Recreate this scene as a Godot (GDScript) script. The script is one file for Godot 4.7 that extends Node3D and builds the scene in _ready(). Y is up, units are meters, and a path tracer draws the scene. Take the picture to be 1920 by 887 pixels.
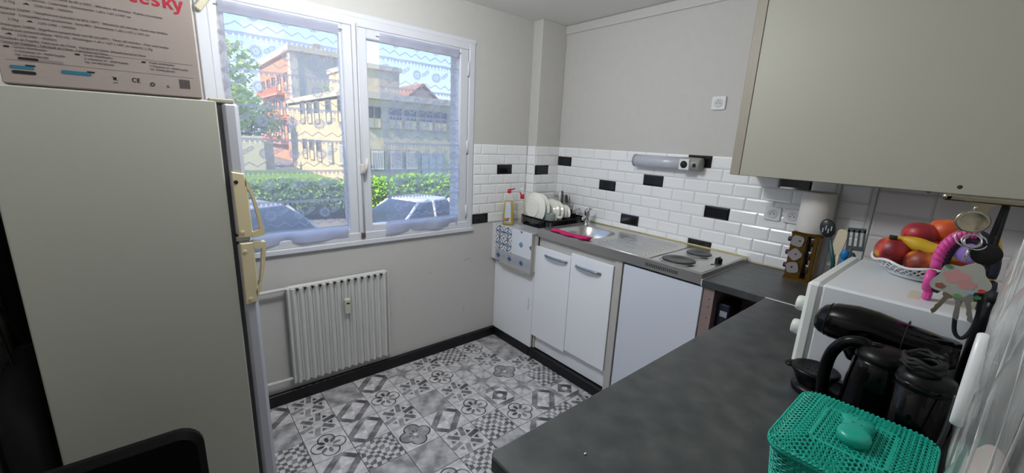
extends Node3D
# A small kitchen: window wall at z = -0.115, tiled wall at x = 0, floor at y = 0. Metres.

var taken := {}
var M := {}
var rng := RandomNumberGenerator.new()

# ---------------------------------------------------------------- shape helper
class Sh:
	var st := SurfaceTool.new()
	func _init():
		st.begin(Mesh.PRIMITIVE_TRIANGLES)
		st.set_smooth_group(-1)
	func smooth(on := true) -> Sh:
		st.set_smooth_group(0 if on else -1)
		return self
	func v(p: Vector3, uv := Vector2.ZERO):
		st.set_uv(uv)
		st.add_vertex(p)
	# a, b, c, d counter-clockwise seen from outside
	func quad(a: Vector3, b: Vector3, c: Vector3, d: Vector3, ua := Vector2(0, 1), ub := Vector2(1, 1), uc := Vector2(1, 0), ud := Vector2(0, 0)):
		v(a, ua); v(c, uc); v(b, ub)
		v(a, ua); v(d, ud); v(c, uc)
	func tri(a: Vector3, b: Vector3, c: Vector3):
		v(a); v(c); v(b)
	func box(c: Vector3, s: Vector3, b := 0.0, t := Basis()) -> Sh:
		var h := s / 2.0
		b = minf(b, minf(h.x, minf(h.y, h.z)) * 0.95)
		if b <= 0.0:
			for ax in 3:
				for sg in [-1.0, 1.0]:
					var n := Vector3.ZERO; n[ax] = sg
					var u := Vector3.ZERO; u[(ax + 1) % 3] = 1.0
					var w := n.cross(u)
					var o := n * h
					var hu := u * h
					var hw := w * h
					quad(c + t * (o - hu - hw), c + t * (o + hu - hw), c + t * (o + hu + hw), c + t * (o - hu + hw))
			return self
		for ax in 3:
			for sg in [-1.0, 1.0]:
				var n := Vector3.ZERO; n[ax] = sg
				var u := Vector3.ZERO; u[(ax + 1) % 3] = 1.0
				var w := n.cross(u)
				var o := n * h
				var hu := u * (h - Vector3.ONE * b)
				var hw := w * (h - Vector3.ONE * b)
				quad(c + t * (o - hu - hw), c + t * (o + hu - hw), c + t * (o + hu + hw), c + t * (o - hu + hw))
		for ax in 3:
			var a1 := (ax + 1) % 3
			var a2 := (ax + 2) % 3
			for s1 in [-1.0, 1.0]:
				for s2 in [-1.0, 1.0]:
					var p := Vector3.ZERO; p[a1] = s1 * h[a1]; p[a2] = s2 * (h[a2] - b)
					var q := Vector3.ZERO; q[a1] = s1 * (h[a1] - b); q[a2] = s2 * h[a2]
					var e := Vector3.ZERO; e[ax] = h[ax] - b
					if s1 * s2 > 0:
						quad(c + t * (p - e), c + t * (q - e), c + t * (q + e), c + t * (p + e))
					else:
						quad(c + t * (q - e), c + t * (p - e), c + t * (p + e), c + t * (q + e))
		for sx in [-1.0, 1.0]:
			for sy in [-1.0, 1.0]:
				for sz in [-1.0, 1.0]:
					var p1 := Vector3(sx * h.x, sy * (h.y - b), sz * (h.z - b))
					var p2 := Vector3(sx * (h.x - b), sy * h.y, sz * (h.z - b))
					var p3 := Vector3(sx * (h.x - b), sy * (h.y - b), sz * h.z)
					if sx * sy * sz > 0: tri(c + t * p1, c + t * p2, c + t * p3)
					else: tri(c + t * p2, c + t * p1, c + t * p3)
		return self
	# corner to corner
	func span(a: Vector3, b: Vector3, bev := 0.0) -> Sh:
		return box((a + b) / 2.0, (b - a).abs(), bev)
	# rows of points; each row goes round; outside when rows rise and points run counter-clockwise seen from above
	func rows(r: Array, closed := true, cap0 := true, cap1 := true, uvs := false) -> Sh:
		var n: int = r[0].size()
		var m := n if closed else n - 1
		for i in r.size() - 1:
			for j in m:
				var k := (j + 1) % n
				if uvs:
					var u0 := float(j) / m
					var u1 := float(j + 1) / m
					var v0 := 1.0 - float(i) / (r.size() - 1)
					var v1 := 1.0 - float(i + 1) / (r.size() - 1)
					quad(r[i][j], r[i][k], r[i + 1][k], r[i + 1][j], Vector2(u0, v0), Vector2(u1, v0), Vector2(u1, v1), Vector2(u0, v1))
				else:
					quad(r[i][j], r[i][k], r[i + 1][k], r[i + 1][j])
		if closed and cap0: cap(r[0], true)
		if closed and cap1: cap(r[-1], false)
		return self
	func cap(ring, under: bool):
		var c := Vector3.ZERO
		for p in ring: c += p
		c /= ring.size()
		for j in ring.size():
			var k: int = (j + 1) % ring.size()
			if under: tri(c, ring[k], ring[j])
			else: tri(c, ring[j], ring[k])
	func lathe(prof: Array, seg := 24, at := Vector3.ZERO, t := Basis(), a0 := 0.0, c0 := true, c1 := true) -> Sh:
		var r := []
		for p in prof:
			var ring := PackedVector3Array()
			for j in seg:
				var a := a0 - TAU * j / seg
				ring.append(at + t * Vector3(p.x * cos(a), p.y, p.x * sin(a)))
			r.append(ring)
		return rows(r, true, c0, c1)
	func ball(c: Vector3, rad: Vector3, seg := 20, t := Basis(), n := 10) -> Sh:
		var r := []
		for i in range(0, n + 1):
			var f := -PI / 2 + PI * clampf(float(i) / n, 0.02, 0.98)
			var ring := PackedVector3Array()
			for j in seg:
				var a := -TAU * j / seg
				ring.append(c + t * (Vector3(cos(f) * cos(a), sin(f), cos(f) * sin(a)) * rad))
			r.append(ring)
		return rows(r)
	func tube(pts: Array, rad, seg := 8, loop := false, flat := 1.0) -> Sh:
		var n := pts.size()
		var r := []
		var up := Vector3.UP
		var d0: Vector3 = (pts[1] - pts[0]).normalized()
		if absf(d0.dot(up)) > 0.9: up = Vector3.RIGHT
		var side := d0.cross(up).normalized()
		for i in n:
			var a: Vector3 = pts[(i - 1 + n) % n] if loop or i > 0 else pts[0]
			var b: Vector3 = pts[(i + 1) % n] if loop or i < n - 1 else pts[n - 1]
			var d := (b - a).normalized()
			side = (side - d * side.dot(d)).normalized()
			var w := side.cross(d)
			var rr: float = rad[i] if rad is Array else rad
			var ring := PackedVector3Array()
			for j in seg:
				var an := TAU * j / seg
				ring.append(pts[i] + side * cos(an) * rr - w * sin(an) * rr * flat)
			r.append(ring)
		if loop:
			r.append(r[0])
			return rows(r, true, false, false)
		return rows(r)
	# polygon in xy, counter-clockwise, given depth along z from z0 to z1; t places it
	func prism(poly: PackedVector2Array, z0: float, z1: float, t := Transform3D(), bev := 0.0) -> Sh:
		if Geometry2D.is_polygon_clockwise(poly): poly.reverse()
		var inner := poly
		if bev > 0.0:
			var off := Geometry2D.offset_polygon(poly, -bev)
			if off.size() == 1 and off[0].size() == poly.size():
				inner = off[0]
				if Geometry2D.is_polygon_clockwise(inner): inner.reverse()
				var best := 0
				for k in inner.size():
					if inner[k].distance_to(poly[0]) < inner[best].distance_to(poly[0]): best = k
				var turned := PackedVector2Array()
				for k in inner.size(): turned.append(inner[(k + best) % inner.size()])
				inner = turned
			else: bev = 0.0
		var tris := Geometry2D.triangulate_polygon(inner)
		for k in range(0, tris.size(), 3):
			var a := inner[tris[k]]
			var b := inner[tris[k + 1]]
			var c := inner[tris[k + 2]]
			if (b - a).cross(c - a) < 0:
				var x := b
				b = c
				c = x
			tri(t * Vector3(a.x, a.y, z1), t * Vector3(b.x, b.y, z1), t * Vector3(c.x, c.y, z1))
			tri(t * Vector3(b.x, b.y, z0), t * Vector3(a.x, a.y, z0), t * Vector3(c.x, c.y, z0))
		var n := poly.size()
		for k in n:
			var p := poly[k]
			var q := poly[(k + 1) % n]
			quad(t * Vector3(p.x, p.y, z0 + bev), t * Vector3(q.x, q.y, z0 + bev), t * Vector3(q.x, q.y, z1 - bev), t * Vector3(p.x, p.y, z1 - bev))
			if bev > 0.0:
				var ip := inner[k]
				var iq := inner[(k + 1) % n]
				quad(t * Vector3(p.x, p.y, z1 - bev), t * Vector3(q.x, q.y, z1 - bev), t * Vector3(iq.x, iq.y, z1), t * Vector3(ip.x, ip.y, z1))
				quad(t * Vector3(ip.x, ip.y, z0), t * Vector3(iq.x, iq.y, z0), t * Vector3(q.x, q.y, z0 + bev), t * Vector3(p.x, p.y, z0 + bev))
		return self
	func mesh() -> ArrayMesh:
		st.generate_normals()
		return st.commit()

func sh() -> Sh: return Sh.new()

func bx(a: Vector3, b: Vector3, bev := 0.0) -> ArrayMesh:
	return Sh.new().span(a, b, bev).mesh()

func rrect(hx: float, hy: float, r: float, n := 5) -> PackedVector2Array:
	var p := PackedVector2Array()
	for c in 4:
		var cx := (hx - r) * (1.0 if c == 0 or c == 3 else -1.0)
		var cy := (hy - r) * (1.0 if c < 2 else -1.0)
		for i in n + 1:
			var a := PI / 2 * c + PI / 2 * i / n
			p.append(Vector2(cx + r * cos(a), cy + r * sin(a)))
	return p

# rounded-rectangle rings stacked along y: [[y, half x, half z, corner], ...]
func rr_rows(list: Array, at := Vector3.ZERO, n := 5) -> Array:
	var out := []
	for e in list:
		var ring := PackedVector3Array()
		for q in rrect(e[1], e[2], e[3], n): ring.append(at + Vector3(q.x, e[0], -q.y))
		out.append(ring)
	return out

func curve(pts: Array, per := 6, loop := false) -> Array:
	var out := []
	var n := pts.size()
	var last := n if loop else n - 1
	for i in last:
		var p0: Vector3 = pts[(i - 1 + n) % n] if loop or i > 0 else pts[i]
		var p1: Vector3 = pts[i]
		var p2: Vector3 = pts[(i + 1) % n]
		var p3: Vector3 = pts[(i + 2) % n] if loop or i < n - 2 else pts[(i + 1) % n]
		for k in per: out.append(p1.cubic_interpolate(p2, p0, p3, float(k) / per))
	if not loop: out.append(pts[-1])
	return out

# ---------------------------------------------------------------- scene helpers
func numbered(called: String) -> String:
	if not taken.has(called):
		taken[called] = 0
		return called
	taken[called] += 1
	return "%s_%03d" % [called, taken[called]]

func obj(called: String, mesh: Mesh, m: Material, parent: Node = null, at := Vector3.ZERO) -> MeshInstance3D:
	var o := MeshInstance3D.new()
	o.mesh = mesh
	o.material_override = m
	o.position = at
	if parent == null:
		o.name = numbered(called)
		add_child(o)
	else:
		o.name = called
		parent.add_child(o, true)
	return o

func tag(o: Node, label: String, category := "", group := "") -> Node:
	o.set_meta("label", label)
	if category: o.set_meta("category", category)
	if group: o.set_meta("group", group)
	return o

func thing(called: String, label: String, category: String, at := Vector3.ZERO, turn := 0.0, group := "") -> Node3D:
	var o := Node3D.new()
	o.name = numbered(called)
	add_child(o)
	o.position = at
	o.rotation.y = turn
	tag(o, label, category, group)
	return o

func single(called: String, mesh: Mesh, m: Material, label: String, category: String, at := Vector3.ZERO, group := "") -> MeshInstance3D:
	var o := obj(called, mesh, m, null, at)
	tag(o, label, category, group)
	return o

func struct(called: String, mesh: Mesh, m: Material, label := "", at := Vector3.ZERO) -> MeshInstance3D:
	var o := obj(called, mesh, m, null, at)
	o.set_meta("kind", "structure")
	if label: o.set_meta("label", label)
	return o

func mat(hex: String, rough := 0.6, metal := 0.0) -> StandardMaterial3D:
	var m := StandardMaterial3D.new()
	m.albedo_color = Color(hex)
	m.roughness = rough
	m.metallic = metal
	return m

func noise_tex(freq: float, oct: int, lo: Color, hi: Color, size := 512, kind := FastNoiseLite.TYPE_SIMPLEX_SMOOTH, sd := 1) -> NoiseTexture2D:
	var n := FastNoiseLite.new()
	n.seed = sd
	n.noise_type = kind
	n.frequency = freq
	n.fractal_octaves = oct
	var t := NoiseTexture2D.new()
	t.width = size
	t.height = size
	t.seamless = true
	t.noise = n
	var g := Gradient.new()
	g.set_color(0, lo)
	g.set_color(1, hi)
	t.color_ramp = g
	return t

func worldly(m: StandardMaterial3D, scale: float) -> StandardMaterial3D:
	m.uv1_triplanar = true
	m.uv1_world_triplanar = true
	m.uv1_scale = Vector3.ONE * scale
	return m

func bumpy(m: StandardMaterial3D, tex: Texture2D, cm: float) -> StandardMaterial3D:
	m.heightmap_enabled = true
	m.heightmap_texture = tex
	m.heightmap_scale = cm
	return m

func clear(hex: String, alpha: float, rough := 0.03) -> StandardMaterial3D:
	var m := mat(hex, rough)
	m.albedo_color.a = alpha
	m.transparency = BaseMaterial3D.TRANSPARENCY_ALPHA
	return m

func print_tex(w: int, h: int, f: Callable) -> ImageTexture:
	var d := PackedByteArray()
	d.resize(w * h * 3)
	for y in h:
		for x in w:
			var c: Color = f.call((x + 0.5) / w, (y + 0.5) / h)
			var k := (y * w + x) * 3
			d[k] = int(clampf(c.r, 0, 1) * 255)
			d[k + 1] = int(clampf(c.g, 0, 1) * 255)
			d[k + 2] = int(clampf(c.b, 0, 1) * 255)
	return ImageTexture.create_from_image(Image.create_from_data(w, h, false, Image.FORMAT_RGB8, d))

var fonts := {}
func letters(text: String, height: float, depth := 0.0006, bold := false, face := "Droid Sans") -> TextMesh:
	var t := TextMesh.new()
	var key := face + str(bold)
	if not fonts.has(key):
		var f := SystemFont.new()
		f.font_names = PackedStringArray([face])
		if bold: f.font_weight = 700
		fonts[key] = f
	t.font = fonts[key]
	t.text = text
	t.font_size = 32
	t.pixel_size = height / 23.0
	t.depth = depth
	t.curve_step = 4.0
	t.horizontal_alignment = HORIZONTAL_ALIGNMENT_LEFT
	t.vertical_alignment = VERTICAL_ALIGNMENT_BOTTOM
	return t

# ---------------------------------------------------------------- materials
func make_materials():
	var grain := noise_tex(0.09, 4, Color(0.3, 0.3, 0.3), Color(0.7, 0.7, 0.7), 512)
	var fine := noise_tex(0.25, 2, Color(0.35, 0.35, 0.35), Color(0.65, 0.65, 0.65), 512, FastNoiseLite.TYPE_SIMPLEX_SMOOTH, 5)
	var tone := noise_tex(0.012, 4, Color(0.985, 0.985, 0.985), Color(1, 1, 1), 512, FastNoiseLite.TYPE_SIMPLEX_SMOOTH, 9)
	M.wall = bumpy(worldly(mat("c8c6c2", 0.85), 2.2), grain, 0.035)
	M.wall.albedo_texture = tone
	M.ceiling = bumpy(worldly(mat("e9e8e4", 0.9), 2.0), grain, 0.035)
	M.paint = mat("d9dadb", 0.45)
	M.frame = bumpy(worldly(mat("d4d6dc", 0.4), 3.0), fine, 0.02)
	M.grout = mat("c3c1b6", 0.9)
	M.tile_white = mat("f0f1f2", 0.24)
	M.tile_white.clearcoat_enabled = true
	M.tile_white.clearcoat = 0.12
	M.tile_white.clearcoat_roughness = 0.12
	M.tile_big = mat("e2dcda", 0.15)
	M.tile_black = mat("0d0e12", 0.1)
	M.trim_white = mat("dcdcdb", 0.5)
	M.black_trim = bumpy(worldly(mat("0b0b0e", 0.5), 3.0), grain, 0.05)
	M.floor_joint = mat("2c2b2d", 0.9)
	M.radiator = mat("d4d4d0", 0.35)
	M.steel = mat("d2d0cc", 0.3, 1.0)
	M.steel.roughness_texture = null
	M.steel_dark = mat("a5a39f", 0.38, 1.0)
	M.iron = mat("2a2928", 0.35, 0.3)
	M.chrome = mat("c8c8c8", 0.12, 1.0)
	M.nickel = mat("a39a86", 0.25, 1.0)
	M.door = mat("eef0f4", 0.35)
	M.carcass = mat("bbb9b2", 0.5)
	M.handle_grey = mat("8e97a3", 0.3, 0.6)
	M.rubber = mat("0c0c0d", 0.7)
	M.plastic_black = mat("060607", 0.35)
	M.plastic_black.metallic_specular = 0.35
	M.gloss_black = mat("020203", 0.1)
	M.gloss_black.metallic_specular = 0.35
	M.plastic_white = mat("dfe0e0", 0.3)
	var mottle := noise_tex(0.008, 5, Color("34373a"), Color("505250"), 1024, FastNoiseLite.TYPE_SIMPLEX_SMOOTH, 21)
	M.counter = worldly(mat("ffffff", 0.36), 1.3)
	M.counter.albedo_texture = mottle
	bumpy(M.counter, fine, 0.015)
	M.beige_panel = bumpy(worldly(mat("a9a798", 0.5), 4.0), fine, 0.02)
	M.beige_edge = mat("9a9182", 0.5)
	M.fridge = bumpy(worldly(mat("b0b0a4", 0.42), 6.0), fine, 0.015)
	M.fridge_door = mat("b9bac2", 0.4)
	M.ivory = mat("d8caa4", 0.45)
	M.card = worldly(mat("a3968f", 0.8), 3.0)
	M.card.albedo_texture = tone
	M.ink = mat("5b5355", 0.8)
	M.ink_black = mat("1b1a1c", 0.8)
	M.ink_red = mat("b01f37", 0.7)
	M.ink_teal = mat("2f6f86", 0.8)
	M.gold = mat("7d5f2b", 0.3, 0.95)
	M.brown_dark = mat("241a10", 0.5)
	M.paper = bumpy(worldly(mat("e6e2dc", 0.95), 8.0), fine, 0.06)
	M.teal = mat("18a892", 0.4)
	M.magenta = mat("c31a63", 0.8)
	M.plate = mat("e6e6dc", 0.15)
	M.glass = clear("ffffff", 0.06)
	M.grey_mug = mat("7f8884", 0.35)
	M.red = mat("c5182a", 0.35)
	M.pink = mat("d84a9a", 0.4)
	M.lavender = mat("a585d8", 0.45)
	M.navy = mat("10142c", 0.6)
	M.yellow = mat("c9a112", 0.5)

# ---------------------------------------------------------------- the setting
func setup_view():
	var cam := Camera3D.new()
	cam.name = "camera"
	add_child(cam)
	cam.position = Vector3(-2.5723, 1.6338, 2.4319)
	cam.rotation = Vector3(-0.2324, -0.7082, 0.0455)
	cam.fov = rad_to_deg(2.0 * atan(443.5 / 764.03))
	cam.near = 0.02
	cam.far = 400.0
	cam.current = true
	var e := Environment.new()
	e.background_mode = Environment.BG_SKY
	var sm := ProceduralSkyMaterial.new()
	sm.sky_top_color = Color(0.5, 0.72, 1.0)
	sm.sky_horizon_color = Color(0.86, 0.93, 1.0)
	sm.sky_curve = 0.15
	sm.ground_bottom_color = Color(0.5, 0.5, 0.46)
	sm.ground_horizon_color = Color(0.8, 0.84, 0.86)
	sm.sun_angle_max = 4.0
	sm.energy_multiplier = 0.72
	var sky := Sky.new()
	sky.sky_material = sm
	e.sky = sky
	e.tonemap_mode = Environment.TONE_MAPPER_LINEAR
	e.tonemap_exposure = 3.2
	e.sdfgi_enabled = true
	e.ssao_enabled = true
	e.ssil_enabled = true
	var we := WorldEnvironment.new()
	we.name = "world_environment"
	we.environment = e
	add_child(we)
	var sun := DirectionalLight3D.new()
	sun.name = "sun"
	add_child(sun)
	sun.look_at_from_position(Vector3(-8.0, 6.5, 1.2), Vector3.ZERO)
	sun.light_color = Color(1.0, 0.9, 0.74)
	sun.light_energy = 1.15
	sun.light_angular_distance = 0.6
	sun.shadow_enabled = true
	# the kitchen's globe lamp on the ceiling, above the frame
	var lamp := thing("ceiling_lamp", "white globe lamp on the kitchen ceiling between the fridge and the sink", "lamp", Vector3(-1.9, 2.53, 0.98))
	obj("base", sh().smooth().lathe([Vector2(0.06, -0.035), Vector2(0.08, -0.03), Vector2(0.08, 0.0)], 32).mesh(), mat("dfe0e0", 0.4), lamp)
	obj("rod", sh().smooth().lathe([Vector2(0.006, -0.04), Vector2(0.006, -0.03)], 10).mesh(), mat("dfe0e0", 0.4), lamp)
	var glow := mat("f4efe4", 0.4)
	glow.emission_enabled = true
	glow.emission = Color("fff6ea")
	glow.emission_energy_multiplier = 0.4
	obj("shade", sh().smooth().ball(Vector3(0, -0.165, 0), Vector3(0.14, 0.14, 0.14), 32, Basis(), 16).mesh(), glow, lamp)
	var l := OmniLight3D.new()
	l.name = "lamp_light"
	lamp.add_child(l)
	l.position = Vector3(0, -0.165, 0)
	l.light_color = Color(0.97, 0.985, 1.0)
	l.light_energy = 0.38
	l.light_size = 0.13
	l.omni_range = 12.0
	l.omni_attenuation = 2.0
	l.shadow_enabled = true

const WX0 := -2.36   # window opening
const WX1 := -0.835
const WY0 := 0.975
const WY1 := 2.27
const WZ := -0.115
const TP := 0.152    # metro tile pitch
const TH := 0.0757

var tile_mesh := {}
func metro(w: float, h: float) -> ArrayMesh:
	var key := Vector2i(roundi(w * 5000), roundi(h * 5000))
	if tile_mesh.has(key): return tile_mesh[key]
	var s := sh()
	var bw := minf(0.009, minf(w, h) * 0.35)
	var a := Vector2(w / 2, h / 2)
	var b := a - Vector2(bw, bw)
	var o := [Vector3(-a.x, -a.y, 0.003), Vector3(a.x, -a.y, 0.003), Vector3(a.x, a.y, 0.003), Vector3(-a.x, a.y, 0.003)]
	var k := [Vector3(-a.x, -a.y, -0.004), Vector3(a.x, -a.y, -0.004), Vector3(a.x, a.y, -0.004), Vector3(-a.x, a.y, -0.004)]
	var i := [Vector3(-b.x, -b.y, 0.0062), Vector3(b.x, -b.y, 0.0062), Vector3(b.x, b.y, 0.0062), Vector3(-b.x, b.y, 0.0062)]
	s.quad(i[0], i[1], i[2], i[3])
	for n in 4:
		var m := (n + 1) % 4
		s.quad(o[n], o[m], i[m], i[n])
		s.quad(k[n], k[m], o[m], o[n])
	tile_mesh[key] = s.mesh()
	return tile_mesh[key]

# a run of tiles in one row: u0..u1 along the wall between joints, at height y0..y1
func put_tile(parent: Node, u0: float, u1: float, y0: float, y1: float, side: Transform3D, m: Material):
	if u1 - u0 < 0.012 or y1 - y0 < 0.01: return
	var g := 0.0011
	var o := obj("tile", metro(u1 - u0 - 2 * g, y1 - y0 - 2 * g), m, parent)
	o.transform = side * Transform3D(Basis(Vector3.UP, 0.0), Vector3((u0 + u1) / 2, (y0 + y1) / 2, 0.0))
	o.rotate_object_local(Vector3.UP, rng.randf_range(-0.006, 0.006))
	o.rotate_object_local(Vector3.RIGHT, rng.randf_range(-0.01, 0.01))

func tile_rows(parent: Node, u_start: float, u_end: float, first: float, rows: int, top: float, bottom: Callable, side: Transform3D, black: Array):
	for r in rows:
		var y1 := top - r * TH
		var y0 := y1 - TH
		var off := first - (0.5 * TP if r % 2 == 0 else 0.0)
		var k := 0
		var u := off
		while u < u_end:
			var a := maxf(u, u_start)
			var b := minf(u + TP, u_end)
			if b > a:
				var low: float = maxf(y0, bottom.call((a + b) / 2))
				put_tile(parent, a, b, low, y1, side, M.tile_black if Vector2i(r, k) in black else M.tile_white)
			u += TP
			k += 1

func build_shell():
	# window wall, in four blocks round the opening
	var s := sh()
	s.span(Vector3(-3.3, -0.1, WZ - 0.28), Vector3(WX0, 2.7, WZ))
	s.span(Vector3(WX1, -0.1, WZ - 0.28), Vector3(0.25, 2.7, WZ))
	s.span(Vector3(WX0, -0.1, WZ - 0.28), Vector3(WX1, WY0, WZ))
	s.span(Vector3(WX0, WY1, WZ - 0.28), Vector3(WX1, 2.7, WZ))
	var ww := struct("wall_window", s.mesh(), M.wall, "white plastered wall with the window and metro tiles in its corner")
	var wt := struct("wall_tiled", bx(Vector3(0, -0.1, WZ), Vector3(0.25, 2.7, 4.8)), M.wall, "white plastered wall with metro tile splashback above the sink")
	struct("wall_left", bx(Vector3(-3.3, -0.1, WZ), Vector3(-3.05, 2.7, 4.8)), M.wall)
	struct("wall_back", bx(Vector3(-3.3, -0.1, 4.8), Vector3(0.25, 2.7, 5.0)), M.wall)
	struct("wall_partition", bx(Vector3(-1.85, 0.0, 2.56), Vector3(0.0, 2.53, 2.68)), M.wall)
	struct("ceiling", bx(Vector3(-3.3, 2.53, WZ - 0.28), Vector3(0.25, 2.75, 5.0)), M.ceiling)
	var pil := struct("pillar", bx(Vector3(-0.268, 0.0, WZ), Vector3(0.0, 2.53, -0.012), 0.004), M.wall, "boxed-in white pillar in the corner beside the sink")
	# ceiling batten on the tiled wall
	struct("trim_1", bx(Vector3(-0.012, 2.465, -0.012), Vector3(0.0, 2.524, 2.56), 0.002), M.wall, "flat white batten under the ceiling")
	# metro tiles
	var top := 1.5935
	var onx := Transform3D(Basis(Vector3.UP, -PI / 2), Vector3(-0.001, 0, 0))   # local x runs along +z
	onx.basis = Basis(Vector3(0, 0, 1), Vector3(0, 1, 0), Vector3(-1, 0, 0))
	var grout := obj("grout", bx(Vector3(-0.002, 0.985, -0.012), Vector3(0.0, top + 0.002, 1.925)), M.grout, wt)
	grout.set_meta("label", "pale grout between the metro tiles")
	tile_rows(wt, -0.0119, 1.92, -0.0119, 8, top, func(u): return 1.024 if u < 1.575 else 0.998, onx,
		[Vector2i(0, 8), Vector2i(1, 0), Vector2i(1, 11), Vector2i(2, 6), Vector2i(3, 3), Vector2i(4, 9), Vector2i(6, 5), Vector2i(7, 8)])
	obj("tile_edging", bx(Vector3(-0.012, 0.998, 1.921), Vector3(0, 1.56, 1.937), 0.003), M.trim_white, wt)
	obj("tile_edging", bx(Vector3(-0.014, 0.998, 2.058), Vector3(0, 1.56, 2.078), 0.003), M.trim_white, wt)
	obj("grout", bx(Vector3(-0.002, 0.985, 1.937), Vector3(0.0, 1.56, 2.56)), M.grout, wt)
	for r in 7:
		put_tile(wt, 1.938, 2.057, 1.497 - (r + 1) * 0.0862, 1.497 - r * 0.0862, onx, M.tile_white)
	put_tile(wt, 1.938, 2.057, 1.497, 1.56, onx, M.tile_white)
	for r in 5:
		for k in 3:
			put_tile(wt, 2.079 + k * 0.1965, minf(2.079 + (k + 1) * 0.1965, 2.558), maxf(0.998, 1.48 - (r + 1) * 0.1085), 1.48 - r * 0.1085, onx, M.tile_big)
	for k in 3:
		put_tile(wt, 2.079 + k * 0.1965, minf(2.079 + (k + 1) * 0.1965, 2.558), 1.48, 1.56, onx, M.tile_big)
	# yellowed silicone joint where the worktops meet the tiles
	obj("sealant", sh().smooth().tube([Vector3(-0.004, 1.026, 0.385), Vector3(-0.004, 1.026, 1.58), Vector3(-0.004, 1.0, 1.6), Vector3(-0.004, 1.0, 1.92)], 0.005, 6).mesh(), mat("c9bd86", 0.6), wt)
	var onz := Transform3D(Basis(), Vector3(0, 0, WZ + 0.001))
	obj("grout", bx(Vector3(-0.806, 0.985, WZ), Vector3(-0.268, top + 0.002, WZ + 0.002)), M.grout, ww)
	tile_rows(ww, -0.805, -0.269, -0.8075, 8, top, func(u): return 0.982, onz, [Vector2i(2, 2), Vector2i(7, 0)])
	obj("grout", bx(Vector3(-0.269, 0.985, -0.012), Vector3(0.0, top + 0.002, -0.0105)), M.grout, pil)
	tile_rows(pil, -0.268, -0.001, -0.344, 8, top, func(_u): return 0.982, Transform3D(Basis(), Vector3(0, 0, -0.011)), [Vector2i(2, 1)])
	var ons := Transform3D(Basis(Vector3(0, 0, 1), Vector3(0, 1, 0), Vector3(-1, 0, 0)), Vector3(-0.269, 0, 0))
	for r in 8: put_tile(pil, WZ + 0.006, -0.0125, maxf(0.982, top - (r + 1) * TH), top - r * TH, ons, M.tile_white)
	for e in [[Vector3(-0.84, 0.71, WZ), 0.035, 0.007], [Vector3(-1.17, 0.66, WZ), 0.012, 0.006], [Vector3(-0.87, 0.3, WZ), 0.006, 0.03]]:
		obj("smear", sh().prism(rrect(e[1], e[2], e[2] * 0.9 if e[2] < e[1] else e[1] * 0.9, 4), 0.0, 0.0006, Transform3D(Basis(Vector3(0, 0, 1), 0.08), e[0])).mesh(), mat("beb7a9", 0.9), ww)
	# floor: vinyl tiles with printed cement-tile patterns
	var fl := struct("floor", bx(Vector3(-3.3, -0.2, WZ), Vector3(0.25, -0.003, 5.0)), M.floor_joint, "floor of square grey and white patterned tiles")
	var kinds := make_floor_prints()
	var known := {
		Vector2i(0, 0): 2, Vector2i(1, 0): 0, Vector2i(2, 0): 7, Vector2i(3, 0): 2, Vector2i(4, 0): 4,
		Vector2i(0, 1): 4, Vector2i(1, 1): 2, Vector2i(2, 1): 7, Vector2i(3, 1): 1, Vector2i(4, 1): 2,
		Vector2i(0, 2): 6, Vector2i(1, 2): 0, Vector2i(2, 2): 5, Vector2i(3, 2): 7, Vector2i(4, 2): 3,
		Vector2i(0, 3): 2, Vector2i(1, 3): 3, Vector2i(2, 3): 0, Vector2i(3, 3): 6, Vector2i(4, 3): 5,
		Vector2i(0, 4): 3, Vector2i(1, 4): 4, Vector2i(2, 4): 6, Vector2i(3, 4): 3, Vector2i(4, 4): 2,
		Vector2i(0, -1): 7, Vector2i(1, -1): 2, Vector2i(2, -1): 3, Vector2i(3, -1): 0, Vector2i(4, -1): 4,
		Vector2i(-1, -1): 6, Vector2i(-2, -1): 4, Vector2i(-3, -1): 2, Vector2i(-4, -1): 6,
		Vector2i(-1, 0): 0, Vector2i(-2, 0): 6, Vector2i(-3, 0): 2, Vector2i(-4, 0): 4,
		Vector2i(-1, 1): 2, Vector2i(-2, 1): 6, Vector2i(-3, 1): 0, Vector2i(-4, 1): 3,
		Vector2i(-1, 2): 1, Vector2i(-2, 2): 3, Vector2i(-3, 2): 6, Vector2i(-1, 3): 4, Vector2i(-2, 3): 4}
	var size := 0.2021
	var ts := sh()
	var h := size / 2 - 0.0016
	ts.quad(Vector3(-h, 0, h), Vector3(h, 0, h), Vector3(h, 0, -h), Vector3(-h, 0, -h))
	for q in [[Vector3(-h, 0, h), Vector3(h, 0, h)], [Vector3(h, 0, h), Vector3(h, 0, -h)], [Vector3(h, 0, -h), Vector3(-h, 0, -h)], [Vector3(-h, 0, -h), Vector3(-h, 0, h)]]:
		ts.quad(q[0] + Vector3.DOWN * 0.004, q[1] + Vector3.DOWN * 0.004, q[1], q[0])
	var tm := ts.mesh()
	for i in range(-1, 13):
		for j in range(-7, 6):
			if j > 4 and i < 8: continue
			var kind: int = known.get(Vector2i(j, i), rng.randi_range(0, 7))
			var o := obj("tile", tm, kinds[kind], fl, Vector3(-1.5642 + (j + 0.5) * size, 0, 0.1089 + (i + 0.5) * size))
			if kind == 4 or kind == 7: o.rotation.y = PI / 2 * rng.randi_range(0, 3)
	# black skirting
	struct("baseboard_window", sh().span(Vector3(-3.05, 0, WZ), Vector3(-0.56, 0.078, -0.088), 0.004).mesh(), M.black_trim, "black skirting under the radiator")

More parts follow.
